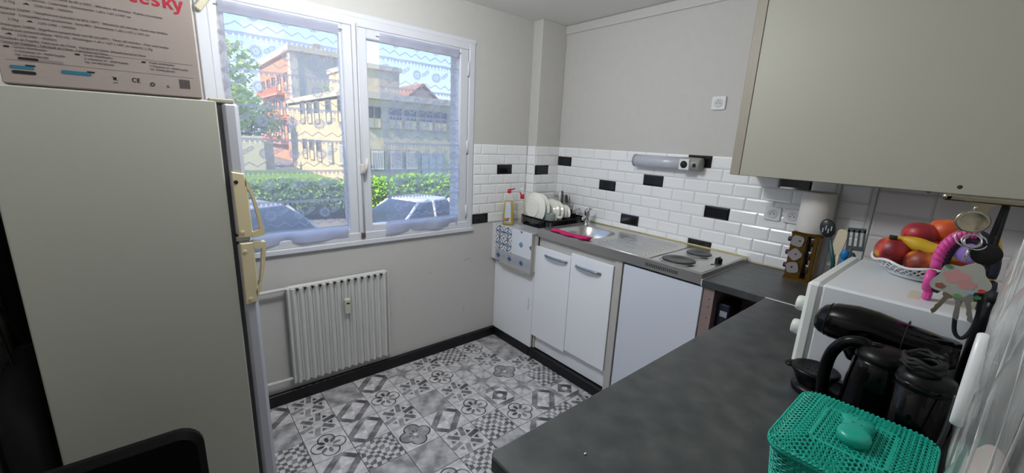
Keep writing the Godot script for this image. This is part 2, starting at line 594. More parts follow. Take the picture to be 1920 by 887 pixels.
func make_floor_prints() -> Array:
	var out := []
	for kind in 8:
		var n := FastNoiseLite.new()
		n.seed = 40 + kind
		n.frequency = 2.2
		n.fractal_octaves = 4
		var n2 := FastNoiseLite.new()
		n2.seed = 80 + kind
		n2.frequency = 0.9
		n2.fractal_octaves = 3
		var t := print_tex(192, 192, func(x, y):
			var u: float = x * 2.0 - 1.0
			var v: float = y * 2.0 - 1.0
			var g := floor_tone(kind, u, v)
			var c := n.get_noise_2d(u, v)
			var c2 := n2.get_noise_2d(u + 7.0, v)
			g = g * (1.0 + 0.14 * c) + 0.16 * c2
			g = lerpf(g, 0.7, clampf(c2 * 0.9, 0.0, 0.4))
			return Color(g * 1.0, g * 0.99, g * 1.0))
		var m := mat("ffffff", 0.38)
		m.albedo_texture = t
		out.append(m)
	return out

func floor_tone(kind: int, u: float, v: float) -> float:
	var r := Vector2(u, v).length()
	var a := atan2(v, u)
	match kind:
		0, 1:
			var d := 9.0
			for c in [Vector2(0.46, 0), Vector2(-0.46, 0), Vector2(0, 0.46), Vector2(0, -0.46)]:
				d = minf(d, Vector2(u, v).distance_to(c) - 0.42)
			if absf(d) < 0.036 and r > 0.2: return 0.26
			if d > 0 and r > 0.2: return 0.82
			var k := roundf(a / (PI / 4)) * PI / 4
			var p := Vector2(u, v).rotated(-k)
			var rad := 0.42 if kind == 0 else 0.26
			var e := Vector2((p.x - rad) / (0.2 if kind == 0 else 0.12), p.y / (0.105 if kind == 0 else 0.07)).length()
			if r < 0.1: return 0.9 if kind == 1 else 0.72
			if e < 1.0: return 0.3 + 0.2 * (0.5 + 0.5 * sin(k * 1.0 + 1.0))
			return 0.8 if kind == 0 else 0.6
		2:
			# six bars round a light hexagon, small triangles between them
			var k := roundf((a - PI / 4) / (PI / 3)) * PI / 3 + PI / 4
			var p := Vector2(u, v).rotated(-k)
			if p.x < 0.31: return 0.78
			if absf(p.y) < 0.145 and p.x < 1.02: return 0.47 - 0.12 * cos(k + 0.7)
			var k2 := floorf((a - PI / 4) / (PI / 3)) * PI / 3 + PI / 4 + PI / 6
			var q := Vector2(u, v).rotated(-k2)
			if q.x > 0.5 and q.x < 0.76 and absf(q.y) < (q.x - 0.5) * 0.62: return 0.36 - 0.14 * cos(k2 + 0.7)
			return 0.8
		3:
			var w := 0.1 * sin(u * 5.0) * sin(v * 4.0)
			var i := int(floor((u + w) * 4.0)) + int(floor((v - w) * 4.0))
			return 0.8 if posmod(i, 2) == 0 else 0.42
		4: return 0.66 + 0.05 * sin(u * 3.0 + v * 5.0)
		5:
			var x := absf(u + v) * 0.7071
			var y := absf(v - u) * 0.7071
			var s := maxf(x, y)
			if r < 0.2: return 0.85
			if s < 0.47: return 0.36
			if minf(x, y) < 0.47 * (0.97 - s) / 0.5: return 0.84
			if s < 0.97: return 0.44 if (u + v) * (v - u) > 0 else 0.62
			return 0.72
		6:
			var x := (u + v) * 0.7071
			var y := (v - u) * 0.7071
			if absf(x) < 0.38 and absf(y) < 0.76: return 0.86 if absf(y) > absf(x) * 1.4 else 0.74
			if absf(x) < 0.74 and absf(y) < 1.06: return 0.46 if absf(x) > 0.38 else 0.38
			return 0.82
		_:
			var m := absf(u) * absf(v)
			if m < 0.05 and maxf(absf(u), absf(v)) < 0.92: return 0.57
			if absf(absf(u) - absf(v)) < 0.12: return 0.68
			return 0.78

# ---------------------------------------------------------------- window, curtains, radiator
func frame_ring(x0: float, x1: float, y0: float, y1: float, w: float, z0: float, z1: float, bev := 0.004) -> ArrayMesh:
	var s := sh()
	s.span(Vector3(x0, y0, z0), Vector3(x0 + w, y1, z1), bev)
	s.span(Vector3(x1 - w, y0, z0), Vector3(x1, y1, z1), bev)
	s.span(Vector3(x0 + w - 0.001, y0, z0), Vector3(x1 - w + 0.001, y0 + w, z1), bev)
	s.span(Vector3(x0 + w - 0.001, y1 - w, z0), Vector3(x1 - w + 0.001, y1, z1), bev)
	return s.mesh()

func build_window():
	var w := struct("window_1", frame_ring(WX0 - 0.025, WX1 + 0.022, WY0 - 0.004, WY1 + 0.004, 0.048, WZ - 0.12, WZ + 0.012), M.frame, "white painted two-casement window")
	obj("sill", sh().span(Vector3(WX0 - 0.04, 0.938, WZ - 0.01), Vector3(WX1 + 0.03, 0.972, WZ + 0.022), 0.005).mesh(), M.frame, w)
	obj("head_board", sh().span(Vector3(WX0 - 0.03, 2.2, WZ - 0.09), Vector3(WX1 + 0.02, 2.27, WZ - 0.05), 0.003).mesh(), M.frame, w)
	for k in 2:
		var x0: float = WX0 + 0.02 if k == 0 else -1.652
		var x1: float = -1.668 if k == 0 else WX1 - 0.028
		var sash := obj("casement", frame_ring(x0, x1, 0.992, 2.242, 0.07 if k else 0.055, WZ - 0.052, WZ + 0.004, 0.006), M.frame, w)
		obj("glazing_bead", frame_ring(x0 + 0.05, x1 - 0.05, 1.042, 2.192, 0.018, WZ - 0.045, WZ - 0.012, 0.004), M.frame, sash)
		obj("pane", bx(Vector3(x0 + 0.055, 1.048, WZ - 0.034), Vector3(x1 - 0.055, 2.186, WZ - 0.03)), M.glass, sash)
	# meeting stile, espagnolette handle and rod
	obj("cover_strip", sh().span(Vector3(-1.672, 0.985, WZ + 0.002), Vector3(-1.648, 2.245, WZ + 0.016), 0.004).mesh(), M.frame, w)
	obj("rod", sh().smooth().tube([Vector3(-1.642, 0.99, WZ + 0.018), Vector3(-1.642, 2.24, WZ + 0.018)], 0.005, 8).mesh(), M.frame, w)
	var hp := sh()
	hp.span(Vector3(-1.655, 1.39, WZ + 0.01), Vector3(-1.625, 1.45, WZ + 0.03), 0.004)
	hp.smooth().tube([Vector3(-1.64, 1.405, WZ + 0.025), Vector3(-1.64, 1.4, WZ + 0.06), Vector3(-1.636, 1.44, WZ + 0.068), Vector3(-1.628, 1.485, WZ + 0.066)], [0.008, 0.01, 0.013, 0.009], 10)
	obj("handle", hp.mesh(), mat("d9d2cc", 0.4), w)
	for y in [2.1, 1.57, 1.1]:
		obj("hinge", sh().smooth().lathe([Vector2(0.0085, -0.045), Vector2(0.0085, 0.045)], 12, Vector3(-0.872, y, WZ + 0.014)).mesh(), M.frame, w)
	obj("latch", sh().span(Vector3(-1.665, 0.985, WZ + 0.015), Vector3(-1.64, 1.02, WZ + 0.028), 0.003).mesh(), mat("6e625c", 0.5, 0.4), w)
	obj("stay_arm", sh().box(Vector3(-2.35, 2.19, -0.09), Vector3(0.03, 0.09, 0.03), 0.004, Basis(Vector3(0, 0, 1), -0.6)).mesh(), mat("cfc7ae", 0.5), w)
	struct("trim_2", sh().span(Vector3(WX0 - 0.06, WY1 + 0.0, WZ), Vector3(WX1 + 0.03, WY1 + 0.028, WZ + 0.012), 0.003).mesh(), M.frame, "white strip over the window")

func lace_texture() -> ImageTexture:
	# one repeat of the net: a sunflower with a leaf, a zigzag line and a scalloped band with slots
	var w := 224
	var h := 272
	var d := PackedByteArray()
	d.resize(w * h * 4)
	for y in h:
		for x in w:
			var u := float(x) / w
			var v := float(y) / h
			var px := u * 14.0      # cm
			var py := v * 17.0
			var a := 0.33
			var solid := false
			# ground: fine threads
			if (y % 4) == 0: a = 0.4
			if (x % 8) == 0: a = maxf(a, 0.42)
			# scalloped band 0..3.2 cm
			if py < 1.1: solid = true
			elif py < 3.1:
				var c := fposmod(px, 2.33) - 1.165
				if absf(c) < 0.9 and Vector2(c, (py - 1.1) * 0.75).length() < 0.85 and Vector2(c, (py - 1.1) * 0.75).length() > 0.45: solid = true
				elif absf(c) < 0.32 and py < 1.6: solid = true
				elif absf(c) > 1.02: a = 0.02
				elif py > 2.75: a = 0.6
			# flower
			var f := Vector2(px - 4.2, py - 8.0)
			var r := f.length()
			if r < 3.3:
				var n := 16.0
				var an := atan2(f.y, f.x)
				var k := roundf(an / (TAU / n)) * TAU / n
				var p := f.rotated(-k)
				if r < 1.3: solid = r > 0.95 or r < 0.6
				elif Vector2((p.x - 2.35) / 0.95, p.y / 0.42).length() < 1.0: solid = true
				else: a = 0.22
			# leaf
			for lf in [Vector2(9.4, 7.0), Vector2(11.4, 5.6)]:
				var q: Vector2 = (Vector2(px, py) - lf).rotated(0.6)
				var e := Vector2(q.x / 2.0, q.y / 1.15).length()
				if e < 1.0: solid = e > 0.72 or fposmod(q.x + absf(q.y), 0.9) < 0.45
			# zigzag
			var zz := absf(fposmod(px / 7.0, 1.0) - 0.5) * 2.0
			if absf(py - (12.6 + zz * 2.3)) < 0.33: solid = true
			if solid: a = 0.8
			var i := (y * w + x) * 4
			d[i] = 178
			d[i + 1] = 182
			d[i + 2] = 198
			d[i + 3] = int(a * 255)
	return ImageTexture.create_from_image(Image.create_from_data(w, h, false, Image.FORMAT_RGBA8, d))

func curtain(x0: float, x1: float, y0: float, y1: float, tex: Texture2D, label: String, seed_no: int):
	var t := thing("lace_curtain", label, "curtain", Vector3((x0 + x1) / 2, y0, WZ), 0.0, "lace curtains on the window")
	var w := x1 - x0
	var h := y1 - y0
	var ph := seed_no * 1.7
	var wave := func(x: float, y: float) -> float:
		return 0.022 + 0.005 * sin(x * 31.0 + ph) + 0.003 * sin(x * 53.0 + y * 3.0 + ph) + 0.012 * clampf(1.0 - y / 0.12, 0.0, 1.0) * sin(x * 22.0)
	var net := lace_mat
	if net == null:
		net = mat("ffffff", 0.9)
		net.albedo_texture = tex
		net.transparency = BaseMaterial3D.TRANSPARENCY_ALPHA
		net.backlight_enabled = true
		net.backlight = Color(1.0, 1.0, 1.0)
		lace_mat = net
		hem_mat = mat("b4b8ca", 0.9)
		hem_mat.albedo_color.a = 0.86
		hem_mat.transparency = BaseMaterial3D.TRANSPARENCY_ALPHA
		hem_mat.backlight_enabled = true
		hem_mat.backlight = Color(0.9, 0.9, 0.95)
	var s := sh().smooth()
	var nx := 48
	var ny := 14
	for part in 3:
		var ya: float = [0.07, 0.0, h - 0.05][part]
		var yb: float = [h - 0.05, 0.07, h][part]
		s = sh().smooth()
		for i in ny if part == 0 else 3:
			var n: int = ny if part == 0 else 3
			for j in nx:
				var p := []
				for c in [[j, i], [j + 1, i], [j + 1, i + 1], [j, i + 1]]:
					var xx: float = -w / 2 + w * c[0] / nx
					var yy: float = ya + (yb - ya) * c[1] / n
					p.append([Vector3(xx + (0.012 * sin(yy * 5.0) if absf(xx) > w * 0.45 else 0.0), yy, wave.call(xx, yy)), Vector2(xx / 0.14 + seed_no * 0.3, (h - yy) / 0.168 + 0.25)])
				s.quad(p[0][0], p[1][0], p[2][0], p[3][0], p[0][1], p[1][1], p[2][1], p[3][1])
		obj(["net", "bottom_hem", "top_hem"][part], s.mesh(), net if part == 0 else hem_mat, t)
	obj("curtain_wire", sh().smooth().tube([Vector3(-w / 2 - 0.02, h - 0.02, 0.009), Vector3(w / 2 + 0.02, h - 0.02, 0.009)], 0.0025, 6).mesh(), M.chrome, t)

var lace_mat: StandardMaterial3D
var hem_mat: StandardMaterial3D

func build_radiator():
	var r := thing("radiator", "white ribbed wall radiator under the window", "radiator", Vector3(-1.815, 0.14, -0.075))
	var n := 14
	var w := 0.588
	# corrugated cross-section in x (along) and z (out), extruded upwards
	var pitch := w / n
	for k in n:
		var x := -w / 2 + k * pitch
		var rib := sh()
		var prof := PackedVector2Array([Vector2(x + 0.001, -0.012), Vector2(x + pitch - 0.001, -0.012), Vector2(x + pitch - 0.001, 0.006), Vector2(x + pitch * 0.8, 0.012), Vector2(x + pitch * 0.66, 0.026), Vector2(x + pitch * 0.5, 0.031), Vector2(x + pitch * 0.34, 0.026), Vector2(x + pitch * 0.2, 0.012), Vector2(x + 0.001, 0.006)])
		rib.prism(prof, -0.6, 0.0, UPWARD, 0.002)
		obj("rib", rib.mesh(), M.radiator, r)
	obj("top_rail", sh().span(Vector3(-w / 2, 0.596, -0.02), Vector3(w / 2, 0.612, 0.012), 0.004).mesh(), M.radiator, r)
	obj("end_plate", sh().span(Vector3(-w / 2 - 0.012, 0.0, -0.02), Vector3(-w / 2, 0.608, 0.028), 0.004).mesh(), M.radiator, r)
	obj("end_plate", sh().span(Vector3(w / 2, 0.0, -0.02), Vector3(w / 2 + 0.008, 0.608, 0.028), 0.004).mesh(), M.radiator, r)
	for k in n - 1:
		obj("air_hole", air_hole(-w / 2 + (k + 1) * pitch), M.rubber, r)
	var m := obj("heat_meter", sh().span(Vector3(0.002, 0.385, 0.026), Vector3(0.04, 0.485, 0.056), 0.006).mesh(), mat("c4c3b4", 0.4), r)
	obj("display", bx(Vector3(0.012, 0.452, 0.055), Vector3(0.032, 0.461, 0.0568)), M.rubber, m)
	for x in [-0.175, 0.175]: obj("bracket", bx(Vector3(x - 0.025, 0.5, -0.038), Vector3(x + 0.025, 0.54, -0.012)), M.radiator, r)
	var p := thing("heating_pipe", "white heating pipes running along the wall to the radiator", "pipe", Vector3(-2.1, 0.17, -0.07))
	obj("pipe", sh().smooth().tube([Vector3(-0.9, 0.56, 0.0), Vector3(-0.005, 0.575, 0.0)], 0.0095, 10).mesh(), M.radiator, p)
	obj("pipe", sh().smooth().tube([Vector3(-0.9, 0.02, 0.0), Vector3(-0.005, 0.0, 0.0)], 0.0095, 10).mesh(), M.radiator, p)

# polygon x, y -> world x, z; its depth runs downwards from 0
const UPWARD := Transform3D(Vector3(1, 0, 0), Vector3(0, 0, 1), Vector3(0, -1, 0), Vector3.ZERO)

func air_hole(x: float) -> ArrayMesh:
	# a small dark triangular opening in the groove between two ribs
	var s := sh()
	s.prism(PackedVector2Array([Vector2(x - 0.0085, 0.6), Vector2(x, 0.583), Vector2(x + 0.0085, 0.6)]), 0.02, 0.0275)
	return s.mesh()

# ---------------------------------------------------------------- sink run
func build_sink_run():
	# steel top with bowl, drainer and two hotplates
	var t := thing("steel_sink", "stainless steel sink top with drainer and two built-in hotplates", "sink", Vector3(-0.574, 0.967, 0.381))
	var O := t.position
	# all of it in world coordinates, shifted to the base
	var cx := -0.335
	var cz := 0.625
	var hx := 0.19
	var hz := 0.175
	var N := 64
	var za := 0.384
	var zb := 0.86
	var outer := PackedVector3Array()
	var rim := PackedVector3Array()
	var lip := PackedVector3Array()
	for j in N:
		var a := TAU * (j + 0.5) / N
		var dir := Vector2(cos(a), -sin(a))
		var q: float = minf((-0.003 - cx if dir.x > 0 else -0.572 - cx) / dir.x if absf(dir.x) > 1e-4 else 9.0, (zb - cz if dir.y > 0 else za - cz) / dir.y if absf(dir.y) > 1e-4 else 9.0)
		outer.append(Vector3(cx + dir.x * q, 1.023, cz + dir.y * q) - O)
		var e := pow(pow(absf(dir.x) / hx, 3.2) + pow(absf(dir.y) / hz, 3.2), -1.0 / 3.2)
		rim.append(Vector3(cx + dir.x * e, 1.023, cz + dir.y * e) - O)
		lip.append(Vector3(cx + dir.x * (e - 0.008), 1.018, cz + dir.y * (e - 0.008)) - O)
	var s := sh()
	s.rows([outer, rim], true, false, false)
	s.span(Vector3(-0.572, 1.018, zb - 0.001) - O, Vector3(-0.003, 1.0232, 1.573) - O, 0.001)
	s.span(Vector3(-0.574, 0.967, 0.381) - O, Vector3(-0.570, 1.0235, 1.575) - O, 0.0012)
	s.span(Vector3(-0.572, 0.99, 1.571) - O, Vector3(-0.003, 1.0235, 1.575) - O, 0.0012)
	s.span(Vector3(-0.572, 0.99, 0.381) - O, Vector3(-0.003, 1.0235, 0.385) - O, 0.0012)
	s.span(Vector3(-0.006, 1.02, 0.384) - O, Vector3(-0.002, 1.03, 1.573) - O, 0.001)
	obj("top_sheet", s.mesh(), M.steel, t)
	var b := sh().smooth()
	var rings := [rim, lip]
	for e in [[0.02, 0.97], [0.035, 0.9], [0.1, 0.94], [0.135, 0.88], [0.148, 0.74], [0.153, 0.4], [0.155, 0.06]]:
		var ring := PackedVector3Array()
		for p in lip: ring.append(Vector3((cx - O.x) + (p.x - cx + O.x) * (1.0 if e[0] < 0.05 and e[1] > 0.95 else e[1]), 1.018 - O.y - e[0], (cz - O.z) + (p.z - cz + O.z) * e[1]))
		rings.append(ring)
	b.rows(rings, true, false, true)
	var bowl := obj("bowl", b.mesh(), M.steel, t)
	obj("drain", sh().smooth().lathe([Vector2(0.04, 0), Vector2(0.038, 0.004), Vector2(0.01, 0.002)], 24, Vector3(cx, 0.866, cz) - O).mesh(), M.chrome, bowl)
	for k in 2:
		obj("overflow_slot", sh().box(Vector3(-0.153, 0.985, 0.585 + k * 0.03) - O, Vector3(0.006, 0.018, 0.017), 0.002).mesh(), M.rubber, bowl)
	for k in 11:
		var x := -0.5 + k * 0.04
		obj("drainer_rib", sh().smooth().tube([Vector3(x, 1.0225, 0.87) - O, Vector3(x, 1.024, 0.89) - O, Vector3(x, 1.024, 1.19) - O, Vector3(x, 1.0225, 1.21) - O], 0.0045, 8, false, 0.6).mesh(), M.steel, t)
	# raised edge round the drainer and the hob
	obj("hob_ridge", sh().smooth().tube([Vector3(-0.55, 1.023, 1.262) - O, Vector3(-0.05, 1.023, 1.262) - O], 0.004, 8).mesh(), M.steel_dark, t)
	obj("edge_bead", sh().smooth().tube([Vector3(-0.566, 1.0235, 0.4) - O, Vector3(-0.566, 1.0235, 1.565) - O, Vector3(-0.02, 1.0235, 1.565) - O], 0.0035, 8).mesh(), M.steel, t)
	for e in [[-0.462, 1.388, 0.092], [-0.222, 1.386, 0.074]]:
		var c := Vector3(e[0], 1.023, e[1]) - O
		var r: float = e[2]
		var hp := obj("hotplate", sh().smooth().lathe([Vector2(r - 0.004, 0.006), Vector2(r - 0.004, 0.012), Vector2(r - 0.008, 0.0145), Vector2(r - 0.02, 0.015), Vector2(r * 0.42, 0.014), Vector2(r * 0.38, 0.0125), Vector2(0.004, 0.0125)], 48, c).mesh(), M.iron, t)
		obj("steel_ring", sh().smooth().lathe([Vector2(r + 0.01, 0.0), Vector2(r + 0.004, 0.004), Vector2(r + 0.001, 0.009), Vector2(r - 0.005, 0.009)], 48, c, Basis(), 0.0, false, false).mesh(), M.chrome, hp)
	var kn := obj("knob", sh().smooth().lathe([Vector2(0.019, 0.0), Vector2(0.0185, 0.022), Vector2(0.016, 0.026), Vector2(0.002, 0.026)], 24, Vector3(-0.285, 1.023, 1.527) - O).mesh(), M.plastic_black, t)
	obj("grip", sh().box(Vector3(-0.285, 1.05, 1.527) - O, Vector3(0.034, 0.012, 0.008), 0.003).mesh(), M.plastic_black, kn)
	var mk := sh()
	mk.box(Vector3(-0.35, 1.0239, 1.523) - O, Vector3(0.034, 0.0008, 0.003))
	mk.box(Vector3(-0.35, 1.0239, 1.523) - O, Vector3(0.003, 0.0008, 0.022))
	mk.prism(rrect(0.006, 0.006, 0.005, 3), 0.0, 0.001, Transform3D(Basis(Vector3.RIGHT, -PI / 2), Vector3(-0.35, 1.0235, 1.523) - O))
	obj("mark", mk.mesh(), M.rubber, t)
	for k in 18:
		obj("vent_slot", sh().box(Vector3(-0.5742, 0.9925, 1.26 + k * 0.0108) - O, Vector3(0.0012, 0.019, 0.0045)).mesh(), M.rubber, t)
	# tap
	var tap := thing("mixer_tap", "short chrome mixer tap standing behind the sink bowl", "tap", Vector3(-0.125, 1.023, 0.452))
	obj("body", sh().smooth().lathe([Vector2(0.027, 0), Vector2(0.025, 0.006), Vector2(0.021, 0.01), Vector2(0.021, 0.085), Vector2(0.023, 0.09), Vector2(0.023, 0.11), Vector2(0.018, 0.118), Vector2(0.002, 0.12)], 24).mesh(), M.chrome, tap)
	obj("spout", sh().smooth().tube([Vector3(-0.01, 0.06, 0.0), Vector3(-0.07, 0.075, 0.03), Vector3(-0.12, 0.07, 0.06), Vector3(-0.125, 0.055, 0.063)], [0.014, 0.012, 0.011, 0.011], 12).mesh(), M.chrome, tap)
	obj("lever", sh().smooth().tube([Vector3(0.0, 0.112, 0.0), Vector3(0.016, 0.122, 0.01), Vector3(0.03, 0.124, 0.018)], [0.016, 0.011, 0.007], 10).mesh(), M.chrome, tap)

	# base cabinet
	var c := thing("sink_cabinet", "white two-door sink cabinet under the steel top", "cabinet", Vector3(-0.56, 0.075, 0.355))
	var P := c.position
	var s2 := sh()
	s2.span(Vector3(-0.545, 0.075, 0.3635) - P, Vector3(-0.02, 0.965, 0.38) - P, 0.001)
	s2.span(Vector3(-0.56, 0.075, 1.05) - P, Vector3(-0.02, 0.965, 1.1) - P, 0.002)
	s2.span(Vector3(-0.545, 0.86, 0.364) - P, Vector3(-0.52, 0.965, 1.055) - P, 0.001)
	s2.span(Vector3(-0.52, 0.12, 0.364) - P, Vector3(-0.02, 0.14, 1.055) - P)
	obj("carcass", s2.mesh(), M.carcass, c)
	obj("toe_board", sh().span(Vector3(-0.532, 0.078, 0.364) - P, Vector3(-0.515, 0.24, 1.052) - P, 0.001).mesh(), M.door, c)
	for k in 2:
		var z0: float = [0.364, 0.7055][k]
		var z1: float = [0.7025, 1.045][k]
		var d := obj("door", sh().span(Vector3(-0.566, 0.19 + 0.02 * k, z0) - P, Vector3(-0.547, 0.892 + 0.026 * k, z1) - P, 0.0015).mesh(), M.door, c)
		var za2: float = [0.47, 0.755][k]
		var zb2: float = [0.672, 0.955][k]
		var pts := curve([Vector3(-0.566, 0.845, za2), Vector3(-0.586, 0.849, za2 + 0.02), Vector3(-0.597, 0.851, (za2 + zb2) / 2), Vector3(-0.586, 0.849, zb2 - 0.02), Vector3(-0.566, 0.845, zb2)], 5)
		var loc := []
		var rad := []
		for i in pts.size():
			loc.append(pts[i] - P)
			rad.append(0.0085)
		obj("handle", sh().smooth().tube(loc, rad, 10).mesh(), M.handle_grey, d)
	# narrow panel left of the cabinet with the tiled boxing above it
	var f := thing("access_hatch", "white flush access panel with small latch, in the corner below the patterned boxing", "panel", Vector3(-0.56, 0.075, -0.08))
	var Q := f.position
	obj("board", sh().span(Vector3(-0.566, 0.075, -0.112) - Q, Vector3(-0.548, 0.664, 0.36) - Q, 0.002).mesh(), M.door, f)
	var lt := sh().smooth()
	lt.tube([Vector3(-0.566, 0.47, 0.315) - Q, Vector3(-0.574, 0.465, 0.322) - Q, Vector3(-0.574, 0.385, 0.322) - Q, Vector3(-0.566, 0.38, 0.315) - Q], 0.0035, 8)
	obj("latch", lt.mesh(), M.plastic_white, f)
	var bb := thing("tiled_boxing", "low white boxing in the corner with blue patterned tile stickers on its front", "boxing", Vector3(-0.61, 0.68, -0.11))
	var B := bb.position
	obj("box", sh().span(Vector3(-0.606, 0.69, -0.113) - B, Vector3(-0.005, 0.982, 0.362) - B, 0.003).mesh(), M.paint, bb)
	obj("edge_board", sh().span(Vector3(-0.612, 0.665, 0.0) - B, Vector3(-0.56, 0.6905, 0.362) - B, 0.003).mesh(), mat("a8a59a", 0.6), bb)
	obj("edge_board", sh().span(Vector3(-0.61, 0.69, 0.36) - B, Vector3(-0.576, 0.982, 0.363) - B, 0.003).mesh(), mat("a8a59a", 0.6), bb)
	var st := sh()
	st.quad(Vector3(-0.6075, 0.69, -0.06) - B, Vector3(-0.6075, 0.6915, 0.359) - B, Vector3(-0.6075, 0.98, 0.359) - B, Vector3(-0.6075, 0.98, -0.06) - B)
	st.quad(Vector3(-0.606, 0.69, -0.06) - B, Vector3(-0.6075, 0.69, -0.06) - B, Vector3(-0.6075, 0.98, -0.06) - B, Vector3(-0.606, 0.98, -0.06) - B)
	var sm := mat("ffffff", 0.35)
	sm.albedo_texture = sticker_print()
	tag(obj("tile_sticker", st.mesh(), sm, bb), "blue, grey and white cement-tile sticker")
	var st2 := sh()
	st2.quad(Vector3(-0.6, 0.9828, -0.1) - B, Vector3(-0.6, 0.9828, 0.37) - B, Vector3(-0.32, 0.9828, 0.37) - B, Vector3(-0.32, 0.9828, -0.1) - B)
	var sm2 := mat("ffffff", 0.4)
	sm2.albedo_texture = print_tex(160, 96, func(x, y):
		var g := 0.78
		if x < 0.6: g = 0.76 + 0.06 * sin(x * 90.0) * sin(y * 60.0)
		elif fposmod(y * 14.0, 1.0) < 0.45 and fposmod(x * 10.0, 1.0) < 0.75: g = 0.42
		return Color(g * 0.97, g * 0.98, g))
	obj("top_sticker", st2.mesh(), sm2, bb)
	# white under-counter door right of the cabinet
	var wpn := thing("undercounter_panel", "plain bluish white door panel below the hotplates", "panel", Vector3(-0.56, 0.06, 1.11))
	obj("door", sh().span(Vector3(-0.562, 0.06, 1.113), Vector3(-0.54, 0.952, 1.582), 0.002).mesh(), mat("d7dce6", 0.35), wpn)
	wpn.get_child(0).position = -wpn.position
	# black plinth along the sink run
	struct("baseboard_sink", sh().span(Vector3(-0.572, 0, -0.088), Vector3(-0.545, 0.076, 0.345), 0.003).span(Vector3(-0.567, 0, 0.345), Vector3(-0.533, 0.072, 1.1), 0.003).mesh(), M.black_trim, "black skirting below the sink cabinet")
	# pink cloth
	var cl := sh().smooth()
	var rows2 := []
	for i in 22:
		var f2 := i / 21.0
		var z := 0.50 + 0.31 * f2
		var x := -0.548 + 0.01 * sin(f2 * 9.0) + (0.018 if f2 > 0.85 else 0.0) * sin(f2 * 40.0)
		var ring := PackedVector3Array()
		for j in 12:
			var a := TAU * j / 12
			var ww := 0.026 + 0.004 * sin(f2 * 17.0 + j) + (0.012 if f2 > 0.8 else 0.0)
			ring.append(Vector3(x + cos(a) * ww, maxf(1.0245, 1.036 + sin(a) * 0.011 + 0.002 * sin(f2 * 31.0 + j * 2.0)), z + 0.006 * sin(a * 3.0)) - Vector3(-0.548, 1.0245, 0.65))
		rows2.append(ring)
	cl.rows(rows2)
	single("dish_cloth", cl.mesh(), M.magenta, "folded magenta cloth lying on the front edge of the sink", "cloth", Vector3(-0.548, 1.0245, 0.65))

func sticker_print() -> ImageTexture:
	var white := Color(0.87, 0.88, 0.9)
	var line := Color(0.25, 0.27, 0.33)
	var blue := Color(0.36, 0.5, 0.72)
	return print_tex(448, 320, func(x, y):
		var px: float = x * 42.6   # cm from left
		var py: float = y * 30.8   # cm from top
		if py > 20.5 + 0.0 * px:
			# diamonds with double outlines
			var u := fposmod(px + 3.0, 14.0) - 7.0
			var v := fposmod(py - 20.5, 14.0) - 5.6
			var d := absf(u) + absf(v) * 1.15
			if d < 2.9: return blue.darkened(0.25 + 0.15 * sin(px * 3.0))
			if d < 3.4: return white
			if d < 3.9: return line
			if d < 4.6: return white
			if d < 5.2: return line
			if d < 5.9: return white
			if d < 6.5: return line
			var e := absf(absf(u) - 7.0) + absf(v) * 1.1
			if e < 1.6: return white.darkened(0.1)
			if e < 2.2: return line
			return white if fposmod(d, 1.3) < 0.8 else line
		if px < 20.0:
			# interlaced circles round blue diamonds, two by two
			var u := fposmod(px, 10.0) - 5.0
			var v := fposmod(py, 10.2) - 5.1
			var d := absf(u) + absf(v) * 0.9
			if d < 1.9: return blue.lightened(0.1)
			if d < 2.3: return white
			for c in [Vector2(5, 5.1), Vector2(-5, 5.1), Vector2(5, -5.1), Vector2(-5, -5.1)]:
				if absf(Vector2(u, v).distance_to(c) - 5.3) < 0.36: return line
			if absf(Vector2(u, v).length() - 4.4) < 0.34: return line
			var star := minf(absf(u), absf(v))
			if Vector2(absf(u) - 5.0, absf(v) - 5.1).length() < 1.0: return line.lightened(0.2)
			if star < 0.2 and d < 5.0 and d > 3.0: return Color(0.5, 0.53, 0.6)
			return white
		var u2 := px - 31.0
		var v2 := py - 11.0
		var d2 := absf(u2) + absf(v2)
		if d2 < 2.7: return blue.lightened(0.15)
		for c in [Vector2(0, -11.2), Vector2(0, 11.0), Vector2(11.0, 0)]:
			if absf(u2 - c.x) + absf(v2 - c.y) < 2.0: return Color(0.42, 0.43, 0.48)
		return white)

# ---------------------------------------------------------------- dish rack and what is in it
func plate(x: float, y: float, z: float, r: float, tilt: float, deep: float, label: String):
	var t := thing("plate", label, "plate", Vector3(x, y, z), 0.0, "plates drying in the rack")
	var b := Basis(Vector3(0, 0, 1), -PI / 2 + tilt)   # underside towards -x
	var c := b * Vector3(0, 0, 0) + Vector3(0, r, 0)
	obj("dish", sh().smooth().lathe([Vector2(r * 0.5, 0.0), Vector2(r * 0.6, 0.002), Vector2(r * 0.72, deep * 0.6), Vector2(r * 0.97, deep), Vector2(r, deep + 0.002), Vector2(r * 0.97, deep + 0.004), Vector2(r * 0.72, deep * 0.6 + 0.005), Vector2(r * 0.58, 0.006), Vector2(0.003, 0.006)], 48, c, b).mesh(), M.plate, t)
	obj("foot_ring", sh().smooth().lathe([Vector2(r * 0.52, -0.004), Vector2(r * 0.55, -0.004), Vector2(r * 0.57, 0.001), Vector2(r * 0.49, 0.001)], 40, c, b, 0.0, true, true).mesh(), M.plate, t)

